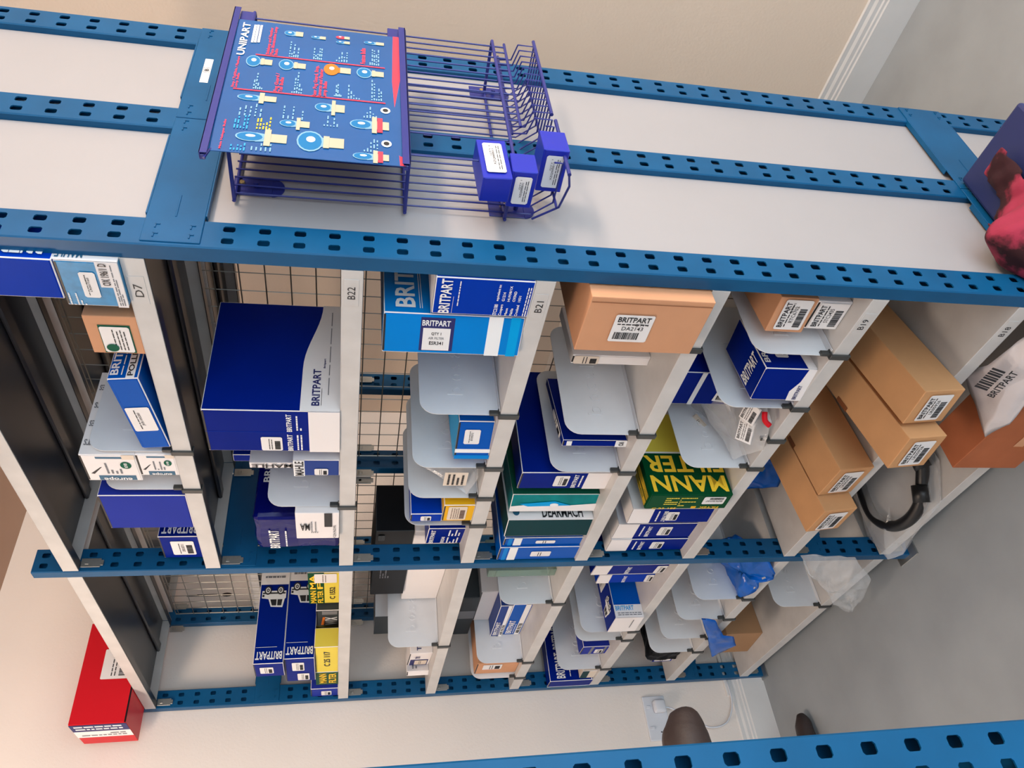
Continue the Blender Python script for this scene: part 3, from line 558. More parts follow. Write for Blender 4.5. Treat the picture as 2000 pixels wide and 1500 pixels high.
DIV = [
 (-.515, 'D7', 'divider on shelf D7 right of the stacked white green-badge boxes'), (-.650, 'D7', 'divider on shelf D7 left of the stacked white green-badge boxes'),
 (-.720, 0, 'divider on shelf B22 between the small blue filter box and the torn navy bag'),
 (-.383, 1, 'rightmost divider on shelf B21, left of the light blue air filter box'), (-.566, 1, 'divider on shelf B21 left of the small blue box with white stripe'),
 (-.686, 1, 'divider on shelf B21 behind the flat clear bag'), (-.807, 1, 'leftmost divider on near part of shelf B21, left of the yellow box'),
 (-1.558, 1, 'only divider in far bay level with shelf B21'),
 (-.176, 2, 'divider under the kraft box with white shipping label, right end of its shelf'), (-.441, 2, 'wide open divider left of the kraft box, second from the right upright'), (-.580, 2, 'divider right of the large navy box, below shelf B21'),
 (-1.268, 2, 'divider in far bay just left of the middle upright, below the clear box'), (-1.733, 2, 'divider in far bay standing behind the two air filter boxes'), (-1.880, 2, 'divider in far bay left of the small kraft box'),
 (-.179, 3, 'divider on shelf B19 left of the white and kraft labelled pair'), (-.341, 3, 'divider on shelf B19 left of the navy box with white side'), (-.561, 3, 'divider on shelf B19 behind the clear bags'),
 (-1.500, 3, 'far bay divider right behind the blue and white carton'), (-1.572, 3, 'far bay divider between two half-hidden navy packets'), (-1.835, 3, 'far bay divider right of the tall navy carton'),
 (-1.279, 4, 'first of four dividers in far bay near the blue bags'), (-1.429, 4, 'second of four dividers in far bay near the blue bags'), (-1.586, 4, 'third of four dividers in far bay, by the hanging blue pouch'), (-1.710, 4, 'fourth and leftmost divider beside the black bag'),
 (-1.353, 5, 'single divider on the lowest far shelf near the plain kraft box')]
proto = make_divider()
for i, (x, lv, lab) in enumerate(DIV):
    o = proto if i == 0 else copy_tree(proto)
    o.location = (x, 0, LV[lv]+.0006); o['label'] = lab
    if i == 9: o.rotation_euler.z = math.radians(-3)
bm = bmesh.new(); bx(bm, -.4575, -.4445, -.0062, -.0018, .667, .7065, .001); bx(bm, -.4575, -.4445, -.0062, .012, .7037, .7067, .001); bx(bm, -.4575, -.4445, -.0062, .010, .666, .669, .001); bx(bm, -.4548, -.447, .0, .010, .7037, .722, .001)
tag(obj('edge_clip', bm, 'clip'), 'loose dark clip on the edge of shelf B19 in front of the clear bags', 'clip')
# ------------------------------------------------------------------ cartons
g1 = 'branded parts cartons'
ORN = lambda u0, v0, u1, v1, f='F': [(f, 'oval', (u0+u1)/2, (v0+v1)/2, (u1-u0)/2, (v1-v0)/2, 'pgreen'), (f, 't', 'LAND\nROVER', u0+(u1-u0)*.22, v0+(v1-v0)*.25, u1-(u1-u0)*.22, v1-(v1-v0)*.25, 'wht', 0)]
BP = 'BRITPART'
def car_art(f, u0, v0, u1, v1, rot=0):
    """line drawing of an off-road vehicle: body, roof, window panes, wheels, grille"""
    out = []; g = sub(u0, v0, u1, v1, rot)
    def P(pts, m, e=1.7): out.append((f, 'p', [g(*p) for p in pts], m, e))
    P([(0, .22), (1, .22), (1, .55), (.72, .6), (.6, .95), (.12, .98), (.05, .6), (0, .55)], 'wht')
    P([(.14, .62), (.34, .62), (.34, .9), (.17, .9)], 'ink', 2.1); P([(.38, .62), (.64, .62), (.56, .9), (.38, .9)], 'ink', 2.1)
    P([(.03, .3), (.97, .3), (.97, .36), (.03, .36)], 'ink', 2.1); P([(.9, .4), (.98, .4), (.98, .5), (.9, .5)], 'ink', 2.1)
    for cx in (.24, .76):
        for rr, m, e in ((.15, 'ink', 2.4), (.10, 'wht', 2.7), (.06, 'ink', 3.0), (.025, 'wht', 3.3)):
            P([(cx+rr*math.cos(a*math.pi/8), .2+rr*1.35*math.sin(a*math.pi/8)) for a in range(16)], m, e)
    return out
# shelf D7
carton('mahle_d7', 'filter_box', 'light blue and white oil filter box with big white label beside shelf label D7', 'box', 'mahle', [
 ('R', 'r', 0, 0, 1, 1, 'white'), ('R', 't', 'MAHLE', .02, .55, .10, .98, 'inkteal', 90), ('F', 'r', 0, 0, 1, .17, 'white'), ('F', 't', 'OX 196/1 D', .5, .18, .98, .32, 'ink', 0), ('F', 'r', .45, .17, 1, .36, 'white', .8),
 ('F', 'lab', .22, .40, .78, .66, 0, None, {'code': 'LR007160', 'qty': 1, 'bar': 0}), ('F', 'lines', .05, .03, .95, .14, 'inkgrey', 0, 3), ('F', 'lines', .03, .66, .3, .95, 'wht', 0, 5)])
carton('blue_top_d7', 'parts_box', 'dark blue box stacked on the light blue oil filter box', 'box', 'royal', [('R', 't', BP, .04, .1, .2, .8, 'wht', 90)], g1, flap=2)
carton('kraft_d7', 'parts_box', 'small kraft box with green bordered white label on shelf D7', 'box', 'kraft2', [('F', 'r', .04, .16, .78, .76, 'pgreen'), ('F', 'lab', .07, .18, .75, .74, 0, None, {'bar': 0, 'ln': (.2, .32, .44, .58)}),
 ('F', 'oval', .20, .58, .1, .12, 'pgreen', 3), ('F', 't', 'LAND\nROVER', .13, .52, .27, .64, 'wht', 0)], edge='kraft2', flap=False)
carton('pollen2_d7', 'parts_box', 'thin blue box lying flat beneath the tilted pollen filter box', 'box', 'mid', [('F', 'lab', .5, .1, .75, .9, 0, None, {'bar': 0})], flap=False)
carton('pollen_d7', 'filter_box', 'bright blue pollen filter box tilted on shelf D7', 'box', 'mid', [('F', 'lab', .28, .1, .62, .9, 0, None, {'bar': 0, 'code': 'JKR100280'}), ('R', 't', BP, .03, .66, .5, .92, 'wht', 0), ('R', 'r', .0, .12, .6, .4, 'wht'), ('R', 't', 'POLLEN FILTER', .02, .17, .58, .36, 'ink', 0), ('R', 'lines', .03, .5, .5, .58, 'wht', 0, 1)], flap=2, roll=-6)
for k, lab in (('lr_low', 'lower of two white boxes with green oval badges on shelf D7'), ('lr_up', 'upper of two white boxes with green oval badges on shelf D7')):
    D = [('F', 'r', .02, .52, .30, .58, 'inkteal')][:0]+[('F', 'r', .04, .1, .22, .78, 'inkteal'), ('F', 'r', .86, .12, .93, .72, 'inkteal'), ('F', 'lines', .3, .3, .7, .62, 'inkgrey', 0, 4), ('F', 'p', [(.28, .84), (.55, .66), (.53, .7), (.3, .9)], 'ink'), ('F', 'r', .84, .02, 1, .25, 'cream', 1.3)]
    D += [('F', 'oval', .62, .22, .13, .1, 'pgreen'), ('F', 't', 'ROVER', .53, .19, .71, .25, 'wht', 0)]
    for j in range(4): D += [('R', 'oval', .15+j*.24, .28+.22*(j % 2)+.12, .06, .075, 'pgreen'), ('R', 't', ('GENUINE PARTS', 'PIECES ORIGINALES')[j % 2], .1+j*.22, .05, .17+j*.22, .95, 'inkgrey', 90)]
    D += [('F', 't', 'europe', .06, .18, .18, .7, 'wht', 90)]
    carton(k, 'parts_box', lab, 'box', 'white', D, 'white green-badge boxes')
carton('blue_d7', 'parts_box', 'plain violet blue box filling the left part of shelf D7', 'box', 'violet', [], g1)
carton('small_d7', 'parts_box', 'small dark blue box with barcode label at the left end of shelf D7', 'box', 'navy', [('R', 't', BP, .1, .05, .8, .95, 'wht', -90), ('F', 'lab', .18, .2, .82, .74, 0, None, {'code': 'LR010711'})][1:]+[('R', 't', BP, .10, .1, .45, .92, 'wht', 90)], g1)
# shelf B22
wave = [(0, 0), (1, 0), (1, .17)]+[(1-t, .17+.11*(1-math.cos(math.pi*min(1, t/.62)))/2*1.15) for t in [i/16 for i in range(1, 17)]]
carton('big_b22', 'parts_box', 'large navy carton with white swoosh, largest box on shelf B22', 'box', 'navy', [
 ('R', 'p', wave, 'white'), ('R', 't', BP, .045, .155, .37, .215, 'inkblue', 0), ('R', 'r', .05, .14, .2, .144, 'inkgrey'), ('R', 'lines', .14, .085, .93, .10, 'inkgrey', 0, 1), ('R', 't', 'Britpart', .38, .12, .47, .14, 'inkblue', 0),
 ('F', 'r', 0, 0, 1, .235, 'white', 1.5), ('F', 't', BP, .03, .36, .45, .40, 'wht', 0), ('F', 't', BP, .52, .36, .94, .40, 'wht', 0), ('F', 'lines', .05, .28, .44, .335, 'wht', 0, 2), ('F', 'lines', .55, .28, .9, .335, 'wht', 0, 2),
 ('F', 'r', .0, .0, 1, .0012, 'white'), ('F', 'lab', .04, .44, .38, .60, 0, None, {}), ('F', 'r', .498, .24, .502, 1, 'royal', 1.2)], g1)
carton('mahle_b22', 'filter_box', 'small slate blue and white filter box standing right of the shelf B22 divider', 'box', 'slate', [('R', 'r', 0, 0, 1, 1, 'white'), ('F', 'r', 0, .76, 1, 1, 'wht', 1.3), ('F', 't', 'MAHLE', .05, .78, .95, .97, 'ink', 0), ('F', 'lab', .1, .25, .5, .55, 0, None, {})])
carton('mahle_thin', 'filter_box', 'thin white box with bold black lettering lying on the slate blue filter box', 'box', 'white', [('F', 't', 'MAHLE', .15, .05, .85, .95, 'ink', 90)], flap=False)
carton('brit_thin', 'parts_box', 'narrow tall dark blue box squeezed behind the small filter boxes on B22', 'box', 'navy', [('F', 'lab', .05, .45, .9, .65, 0, None, {})], g1, flap=False)
# torn poly bag: a swollen, crumpled sleeve
def lumpy(name, label, cat, m, x, y, z, w, d, h, amp=.006, seed=1, D=(), yaw=0, group=None, bev=.012, freq=28):
    r = root(name, (x, y, z), label, cat, group, (0, 0, math.radians(yaw))); bm = bmesh.new()
    bx(bm, 0, w, 0, d, 0, h, min(bev, w*.3, d*.3, h*.3), 2)
    bmesh.ops.subdivide_edges(bm, edges=bm.edges[:], cuts=5, use_grid_fill=True)
    from mathutils import noise
    for v in bm.verts:
        n = noise.noise_vector(v.co*freq+Vector((seed, seed*2, 0))); v.co += n*amp
        if v.co.z < 0: v.co.z = 0
    obj(name+'_body' if name != 'parts_bag' else 'bag_body', bm, m, r, smooth=False); decals(r, D, w, d, h); return r
lumpy('parts_bag', 'glossy navy plastic bag of parts left of the divider on shelf B22', 'bag', 'navypoly', -.938, .016, 1.602, .147, .26, .188, .004, 3,
 [('F', 't', BP, .05, .72, .62, .84, 'wht', 0), ('R', 't', BP, .35, .84, .85, .92, 'wht', 0), ('F', 'lines', .1, .62, .6, .66, 'wht', 0, 1)])
bp = BOXES['white_b22']
carton('white_b22', 'parts_packet', 'flat white packet with black stripe leaning on the navy bag on B22', 'packet', 'white', [('F', 'r', .0, .18, .62, .40, 'ink'), ('F', 't', 'MA', .35, .68, .62, .9, 'ink', 90), ('F', 'lines', .25, .48, .7, .66, 'inkgrey', 0, 4), ('F', 't', 'CJVADR', .05, .06, .55, .14, 'inkgrey', 0)][1:]+[('F', 'r', .48, .16, 1, .34, 'ink')], flap=False)
# shelf B22 far bay
carton('yellow_b2', 'filter_box', 'yellow and green filter box lying on the far part of shelf B22', 'box', 'yellow', [('F', 'r', 0, 0, .36, 1, 'green'), ('F', 't', 'MANN\nFILTER', .05, .1, .32, .85, 'pyel', 0), ('F', 't', 'C 25 117', .52, .35, .9, .62, 'ink', 0), ('F', 'r', .355, 0, .37, 1, 'wht', 1.3)])
carton('wix_b2', 'filter_box', 'dark grey and olive filter box right of the yellow box in the far bay', 'box', 'dkgrey', [('F', 'r', 0, 0, .45, 1, 'olive'), ('F', 't', 'WIX', .5, .1, .78, .62, 'wht', 0), ('F', 'p', [(.5, .68), (.78, .62), (.78, .72), (.5, .8)], 'orangep', 1.8), ('F', 'r', .86, .1, .98, .75, 'inkgrey'), ('F', 'lab', .22, .5, .34, .72, 0, None, {'bar': 0})])
carton('mann_b2', 'filter_box', 'green topped yellow filter box next to the middle upright in the far bay', 'box', 'yellow', [('F', 'r', 0, .5, 1, 1, 'green'), ('F', 't', 'MANN', .03, .76, .45, .95, 'pyel', 0), ('F', 't', 'MA', .5, .76, .95, .95, 'pyel', 0), ('F', 't', 'FILTER', .03, .54, .45, .72, 'pyel', 0), ('F', 't', 'FI', .5, .54, .8, .72, 'pyel', 0), ('F', 't', 'C 1552', .15, .15, .55, .33, 'ink', 0), ('F', 'lab', .7, .1, .98, .8, 0, None, {'bar': 0, 'ink': 'inkbrown'})])
carton('small_b2', 'parts_box', 'small dark blue box at the far left end of shelf B22', 'box', 'violet', [('F', 'lab', .2, .25, .75, .62, 0, None, {})], g1)
for k, lab in (('brit_mid', 'lower of two long navy cartons with vehicle pictures in the far bay'), ('brit_top', 'topmost long navy carton with a vehicle picture in the far bay')):
    D = [('R', 'r', .84, 0, 1, 1, 'white'), ('R', 't', BP, .04, .06, .12, .94, 'wht', 90), ('R', 'r', .165, .25, .168, .95, 'wht'), ('R', 'lines', .9, .15, .95, .85, 'inkgrey', 90, 1)]+car_art('R', .58, .08, .82, .92, 90)+[('F', 'lab', .28, .35, .75, .8, 0, None, {})]
    if k == 'brit_mid': D = [q for q in D if not (q[1] == 'lab')]+[('F', 'lab', .5, .35, .85, .75, 0, None, {}), ('F', 'lab', .06, .2, .36, .6, 0, None, {})]
    carton(k, 'parts_box', lab, 'box', 'navy', D, g1)
# shelf B21
carton('esr341', 'filter_box', 'tall light blue air filter carton with blue bordered white label on shelf B21', 'box', 'sky', [
 ('F', 'r', 0, .155, 1, .26, 'wht'), ('F', 'r', 0, .03, 1, .10, 'cyan'), ('F', 'r', .08, .50, .92, .74, 'inkblue'), ][:4]+[
 ('F', 'r', .10, .525, .66, .72, 'label', 1.5), ('F', 't', BP, .72, .53, .86, .73, 'wht', -90), ('F', 't', 'QTY 1', .48, .59, .56, .66, 'ink', -90), ('F', 't', 'AIR FILTER', .38, .565, .44, .68, 'inkgrey', -90), ('F', 't', 'ESR341', .24, .57, .33, .67, 'ink', -90),
 ('R', 't', 'BRITPART', .05, .78, .95, .92, 'wht', 0), ('R', 'r', .05, .745, .95, .75, 'wht'), ('R', 'r', .05, .73, .95, .735, 'wht'), ('R', 't', 'The quality parts for Land Rovers', .3, .60, .98, .66, 'wht', 0), ('R', 'r', 0, .155, 1, .26, 'wht')])
carton('stc2180', 'filter_box', 'royal blue oil filter box with white parts list right of the light blue carton', 'box', 'royal', [
 ('F', 't', BP, .04, .83, .98, .94, 'wht', 0), ('F', 'r', .04, .80, .5, .803, 'wht'), ('F', 'lines', .26, .74, .95, .765, 'wht', 0, 1), ('F', 't', 'STC2180', .03, .335, .36, .375, 'wht', 0), ('F', 't', 'equivalent to:', .45, .335, .9, .37, 'wht', 0),
 ('F', 't', 'Coopers', .04, .275, .36, .315, 'wht', 0), ('F', 't', 'G1214', .45, .28, .7, .31, 'wht', 0), ('F', 't', 'Mann', .04, .225, .26, .252, 'wht', 0), ('F', 't', 'HU938/1X', .45, .225, .88, .252, 'wht', 0), ('F', 't', 'Mahle', .04, .17, .26, .2, 'wht', 0), ('F', 't', 'OX96D', .45, .17, .74, .2, 'wht', 0),
 ('F', 't', 'Crosland', .04, .115, .36, .145, 'wht', 0), ('F', 't', '1031', .45, .115, .62, .142, 'wht', 0), ('F', 'lines', .05, .02, .85, .07, 'wht', 0, 2), ('T', 'r', 0, 0, 1, 1, 'white')], g1, flap=False)
carton('pollen_b21', 'filter_box', 'small bright blue box with white stripe between dividers on shelf B21', 'box', 'mid', [('F', 'r', .17, 0, .27, 1, 'wht'), ('F', 'r', 0, 0, .1, 1, 'sky'), ('F', 'lab', .42, .36, .8, .8, 0, None, {'code': 'BTR9572', 'bar': 0}), ('T', 'r', 0, 0, 1, 1, 'cyan')])
carton('yellow_b21', 'parts_box', 'small amber yellow box with printed label on shelf B21', 'box', 'amber', [('F', 'lab', .12, .25, .95, .85, 0, None, {'m': 'cream', 'ink': 'inkbrown', 'ln': (.45, .56, .67, .8)})])
carton('blue_b21', 'parts_box', 'glossy blue box stacked on the small amber box', 'box', 'royal', [('F', 'lab', .2, .35, .8, .68, 0, None, {})], g1)
carton('white_b21', 'parts_box', 'long plain white box running behind the middle upright on shelf B21', 'box', 'white', [('T', 'r', .0, .0, 1, 1, 'white', .5)], flap=False)
carton('black_b21', 'parts_box', 'long black box lying on the plain white box behind the middle upright', 'box', 'black', [('F', 'lines', .30, .5, .6, .8, 'inkgrey', 0, 4), ('F', 'lab', .88, .76, .95, .93, 0, None, {'m': 'dkgrey', 'bar': 0})], flap=False, edge='dkgrey')
carton('dark_b21', 'filter_box', 'small navy box with white parts list in front of the plain white box', 'box', 'navy', [('F', 't', BP, .08, .8, .95, .92, 'wht', 0), ('F', 't', 'ERR3340', .08, .5, .5, .6, 'wht', 0), ('F', 'lines', .08, .1, .45, .46, 'wht', 0, 4), ('F', 'lines', .55, .1, .95, .46, 'wht', 0, 4)], g1, flap=False)
carton('flag_bay2', 'parts_box', 'grey box with a small union flag behind the far bay divider', 'box', 'white', [('F', 'r', 0, .62, 1, 1, 'dkgrey'), ('F', 'r', .72, .45, .98, .62, 'inkblue', 1.3), ('F', 'p', [(.72, .45), (.76, .45), (.98, .62), (.94, .62)], 'redp', 2), ('F', 'p', [(.72, .62), (.76, .62), (.98, .45), (.94, .45)], 'redp', 2), ('F', 'r', .72, .52, .98, .55, 'redp', 2.3), ('F', 'r', .84, .45, .87, .62, 'redp', 2.3)])
carton('small1_bay2', 'parts_box', 'small white and navy box left of the far bay divider below B22', 'box', 'white', [('F', 'r', .0, .1, .5, .9, 'inkblue'), ('F', 'lab', .08, .15, .44, .7, 0, None, {'m': 'cream', 'bar': 0}), ('F', 't', 'ruvis', .6, .5, .78, .8, 'inkblue', 0), ('R', 't', 'Trico', .1, .5, .6, .7, 'inkblue', 0)])
carton('small2_bay2', 'parts_box', 'tiny white box at the far left beside the small white and navy box', 'box', 'white', [('R', 'lines', .1, .5, .8, .8, 'inkgrey', 0, 2)])
# third shelf row (below B21)
carton('kraft_b20', 'parts_box', 'large kraft carton with white barcode label, below shelf B21 beside the near upright', 'box', 'kraft2', [('F', 'lab', .22, .44, .72, .76, -90, BP, {'code': 'DA2143', 'qty': 1})], seam=[('F', 'u', .915)], edge='kraft2', flap=False)
carton('white_b20', 'filter_box', 'narrow white box with small printed label left of the kraft carton', 'box', 'white', [('F', 'lab', .06, .66, .94, .98, 0, None, {'m': 'cream', 'bar': 1})])
carton('oil_b20', 'filter_box', 'narrow navy oil filter box with white end left of the open divider', 'box', 'navy', [('F', 'r', 0, 0, 1, .18, 'wht'), ('F', 't', 'Oil', .2, .05, .8, .13, 'ink', 0), ('F', 'r', .15, .86, .85, .94, 'wht'), ('T', 'lab', .1, .1, .9, .5, 0, None, {})], g1)
carton('big_b20', 'parts_box', 'large deep blue carton with white bottom band on the shelf below B21', 'box', 'navy', [('F', 'r', 0, 0, 1, .27, 'white'), ('F', 't', BP, .1, .36, .92, .41, 'wht', 0), ('F', 'lines', .15, .30, .85, .34, 'wht', 0, 1), ('F', 'lab', .2, .46, .85, .62, 0, None, {}), ('R', 'p', wave, 'white')], g1)
carton('teal_b20', 'parts_box', 'teal and white patterned box left of the large deep blue carton', 'box', 'teal', [('F', 'p', [(0, 0), (.45, 0), (.35, .3), (.5, .55), (.3, 1), (0, 1)], 'white'), ('F', 'p', [(.35, .3), (.6, .5), (.45, .9), (.3, .8)], 'cyan', 1.4), ('F', 'oval', .4, .5, .09, .05, 'wht', 2), ('R', 'r', 0, 0, 1, 1, 'pgreen')], flap=False)
carton('dkgreen_b20', 'parts_box', 'dark green box with white side lettering between teal and blue boxes', 'box', 'dteal', [('R', 'r', 0, 0, 1, 1, 'white'), ('R', 't', 'DEARMACH', .02, .12, .16, .6, 'ink', -90), ('R', 'oval', .1, .9, .05, .04, 'inkteal')], flap=False)
for k, lab in (('air1_b20', 'right one of two striped blue air filter boxes beside the middle upright'), ('air2_b20', 'left one of two striped blue air filter boxes beside the middle upright')):
    carton(k, 'filter_box', lab, 'box', 'mid', [('F', 'r', 0, .78, 1, .88, 'wht'), ('F', 'r', 0, .9, 1, .95, 'sky'), ('F', 'lab', .3, .35, .7, .6, 0, None, {'bar': 0})], 'striped blue air filter boxes')
carton('clear_bay2', 'plastic_case', 'greenish clear plastic case behind the middle upright in the far bay', 'case', 'acrylic', [('F', 'r', .05, .08, .95, .10, 'acrylic'), ('F', 'r', .05, .88, .95, .9, 'acrylic')], flap=False, edge='acrylic')
for k, lab in (('air4_bay2', 'lower of two wide blue air filter boxes in the far bay'), ('air3_bay2', 'upper of two wide blue air filter boxes in the far bay')):
    carton(k, 'filter_box', lab, 'box', 'mid' if k == 'air4_bay2' else 'slate', [('F', 't', BP, .06, .55, .5, .88, 'wht', 0), ('F', 'r', 0, .08, 1, .36, 'wht'), ('F', 't', 'AIR FILTER', .06, .12, .4, .32, 'ink', 0), ('F', 'lines', .06, .42, .4, .5, 'wht', 0, 1)], 'striped blue air filter boxes', flap=False)
carton('white3_bay2', 'parts_box', 'plain white box on top of the two wide air filter boxes', 'box', 'white', [])
carton('dark3_bay2', 'parts_box', 'dark grey box on top of the plain white box in the far bay', 'box', 'dkgrey', [('F', 'r', .45, 0, .65, 1, 'inkgrey')], edge='dkgrey')
carton('kraft_bay2', 'parts_box', 'small kraft box with white label near the far upright', 'box', 'kraft2', [('F', 'lab', .45, .4, .9, .85, 0, None, {}), ('F', 'r', .4, .5, .6, .8, 'redp')], edge='kraft2')
# shelf B19
carton('white_b19', 'parts_box', 'white box with black barcode print, under the kraft box on shelf B19', 'box', 'white', [('F', 'lab', .05, .05, .95, .93, 0, BP, {'code': 'STC3435'})])
carton('kraft_b19', 'parts_box', 'kraft box with barcode label stacked on the white box on shelf B19', 'box', 'kraft2', [('F', 'lab', .1, .12, .95, .85, 0, BP, {'code': 'RTC6702', 'qty': 1})], edge='kraft2', flap=False)
carton('blue_b19', 'parts_box', 'navy cube box with white lower band between dividers on shelf B19', 'box', 'navy', [('F', 'p', [(0, 0), (1, 0), (1, .16), (.6, .2), (.3, .32), (0, .30)], 'white'), ('F', 't', BP, .05, .12, .5, .2, 'inkblue', 0), ('R', 'r', 0, 0, 1, .18, 'white'), ('R', 't', BP, .1, .86, .9, .97, 'wht', 0), ('R', 'lab', .2, .45, .7, .7, 0, None, {}), ('T', 't', BP, .1, .2, .9, .4, 'wht', 0)], g1, flap=2)
carton('dark_b19', 'parts_box', 'dark blue box with a vehicle picture standing behind the clear bags on B19', 'box', 'navy', [('F', 'r', 0, .72, 1, .78, 'wht')]+car_art('F', .05, .05, .85, .5, 0), g1, flap=False)
carton('mann_b19', 'filter_box', 'big green and yellow filter carton with large yellow lettering on shelf B19', 'box', 'green', [
 ('R', 'r', .50, 0, 1, 1, 'yellow'), ('R', 'r', .49, 0, .51, 1, 'wht', 1.3), ('R', 't', 'MANN', .03, .04, .22, .96, 'pyel', 90), ('R', 't', 'FILTER', .26, .02, .46, .98, 'pyel', 90), ('T', 't', 'MANN', .45, .02, .75, .45, 'pyel', 0), ('T', 't', 'FILTER', .1, .02, .38, .45, 'pyel', 0),
 ('F', 'lab', .38, .07, .88, .34, 90, None, {}), ('F', 't', 'MANN\nFILTER', .03, .1, .2, .34, 'pyel', 90), ('F', 'lines', .2, .42, .85, .62, 'yellow', -90, 5), ('F', 'lines', .3, .64, .85, .8, 'yellow', -90, 4), ('F', 'r', .06, .38, .2, .44, 'amber'), ('F', 't', 'C 23 185', .02, .62, .14, .92, 'pyel', -90)], flap=2, edge='green')
for k, lab in (('w1_b19', 'rightmost of three navy boxes with white tops under shelf row B19'), ('w2_b19', 'middle of three navy boxes with white tops left of the green carton'), ('w3_b19', 'leftmost of three navy boxes with white tops beside the middle upright')):
    carton(k, 'parts_box', lab, 'box', 'navy', [('F', 'r', 0, .74, 1, 1, 'white'), ('R', 'r', 0, .74, 1, 1, 'white'), ('T', 'r', 0, 0, 1, 1, 'white'), ('F', 't', BP, .12, .56, .85, .61, 'wht', 180 if k == 'w1_b19' else 0), ('F', 'lines', .15, .65, .85, .69, 'wht', 0, 1), ('F', 'lab', .2, .30 if k != 'w1_b19' else .42, .8, .46 if k != 'w1_b19' else .56, 0, None, {})], 'navy boxes with white tops')
for k, lab in (('w4_bay2', 'navy box with white top just left of the middle upright in the far bay'), ('w5_bay2', 'lower navy and blue box left of the white topped one in the far bay')):
    carton(k, 'parts_box', lab, 'box', 'navy' if k == 'w4_bay2' else 'royal', [('F', 'r', 0, .78, 1, 1, 'white'), ('F', 't', BP, .1, .5, .85, .56, 'wht', 0), ('F', 'lab', .1, .02, .9, .16, 0, None, {})], 'navy boxes with white tops')
carton('bw_bay2', 'parts_box', 'blue and white carton with open white end jutting out in the far bay', 'box', 'mid', [('F', 'r', 0, 0, 1, 1, 'white'), ('R', 'r', 0, 0, .24, 1, 'white'), ('R', 't', BP, .13, .3, .22, .95, 'cyanp', -90), ('R', 'lines', .03, .05, .1, .9, 'inkgrey', -90, 2), ('T', 'r', 0, 0, 1, 1, 'navy'), ('T', 'lab', .2, .7, .8, .92, 0, None, {'bar': 0})]+car_art('T', .1, .2, .9, .5, 90)+[('F', 'p', [(.02, .02), (.3, .3), (.3, .75), (.02, .98)], 'inkgrey', 1.6), ('F', 'p', [(.3, .3), (.85, .3), (.85, .33), (.3, .33)], 'inkgrey', 1.9)][1:], flap=False)
for k, lab in (('d1_bay2', 'half-hidden navy packet with grey stripe behind the second far divider'), ('d2_bay2', 'half-hidden navy packet with grey label left of the other one')):
    carton(k, 'parts_box', lab, 'box', 'violet', [('F', 'r', 0, .58, 1, .68, 'inkgrey'), ('F', 'r', 0, .1, 1, .18, 'inkgrey'), ('F', 'lab', .2, .2, .7, .5, 0, None, {})], 'half-hidden navy packets')
carton('tall_bay2', 'parts_box', 'long navy carton with two white printed names at the far upright', 'box', 'navy', [('R', 't', BP, .03, .64, .34, .84, 'wht', 0), ('R', 't', BP, .38, .64, .7, .84, 'wht', 0), ('R', 'lines', .05, .5, .3, .54, 'wht', 0, 1), ('F', 'r', 0, 0, .06, 1, 'wht'), ('R', 'r', 0, .03, .18, .05, 'wht')], g1)
carton('cream_bay2', 'parts_box', 'tiny cream and dark green box in front of the long navy carton', 'box', 'cream', [('F', 'r', 0, .55, 1, 1, 'dteal')])
# shelf B18
for k, lab in (('k1_b18', 'rightmost long kraft box with barcode label overhanging shelf B18'), ('k2_b18', 'second long kraft box from the right on shelf B18'), ('k3_b18', 'third long kraft box from the right on shelf B18, with brown tape'), ('k4_b18', 'leftmost long kraft box on shelf B18, nearest the middle upright')):
    D = [('F', 'lab', .10, .22, .88, .80, 0, BP, {'code': 'LR05926'}), ('T', 'r', .0, 0, .012, 1, 'tape')][:1]
    if k in ('k3_b18', 'k2_b18'): D += [('T', 'r', 0, .42, .12, .52, 'tape'), ('L', 'r', .48, .8, .58, 1, 'tape')]
    carton(k, 'parts_box', lab, 'box', 'kraft', D, 'long kraft boxes on shelf B18', edge='kraft', flap=False, pitch=PITCH)
carton('lbl_b4', 'parts_box', 'small navy box with pale label behind the leftmost far divider', 'box', 'violet', [('F', 'lab', .3, .1, .9, .9, 0, None, {'bar': 0})], g1)
carton('kraft_n5', 'parts_box', 'plain kraft box on the lowest far shelf under the blue pouch', 'box', 'kraft_dark', [], edge='kraft_dark', seam=[('F', 'v', .93)], flap=False)
carton('orange_n5', 'parts_box', 'wide orange-brown scuffed carton at the right end of the lowest shelf', 'box', 'orange', [('F', 'r', .25, .3, .4, .45, 'kraft2')], edge='orange', flap=False)
# rear rack contents seen through the mesh
carton(None, 'storage_box', 'dark grey storage box behind the mesh above shelf D7', 'box', 'dkgrey', [('F', 'r', 0, .1, 1, .2, 'inkgrey')], box=dict(x=-.70, y=.42, z=1.911, w=.24, d=.18, h=.15, yaw=0), edge='dkgrey', flap=False)
# ------------------------------------------------------------------ red box on the top shelf
rb = carton(None, 'parts_box', 'bright red box overhanging the top shelf beside the cream wall', 'box', 'red', [
 ('F', 'r', .66, 0, .98, 1, 'inkblue'), ('F', 'r', .36, 0, .66, 1, 'wht'), ('F', 'lines', .72, .1, .95, .95, 'wht', 90, 2), ('F', 'lines', .42, .1, .6, .9, 'inkgrey', 90, 2), ('R', 'lab', .42, .12, .72, .62, 0, None, {}), ('R', 'r', .0, 0, .7, .03, 'black')], box=dict(x=-1.99, y=-.10, z=2.218, w=.195, d=.31, h=.158, yaw=0), edge='red', flap=False)
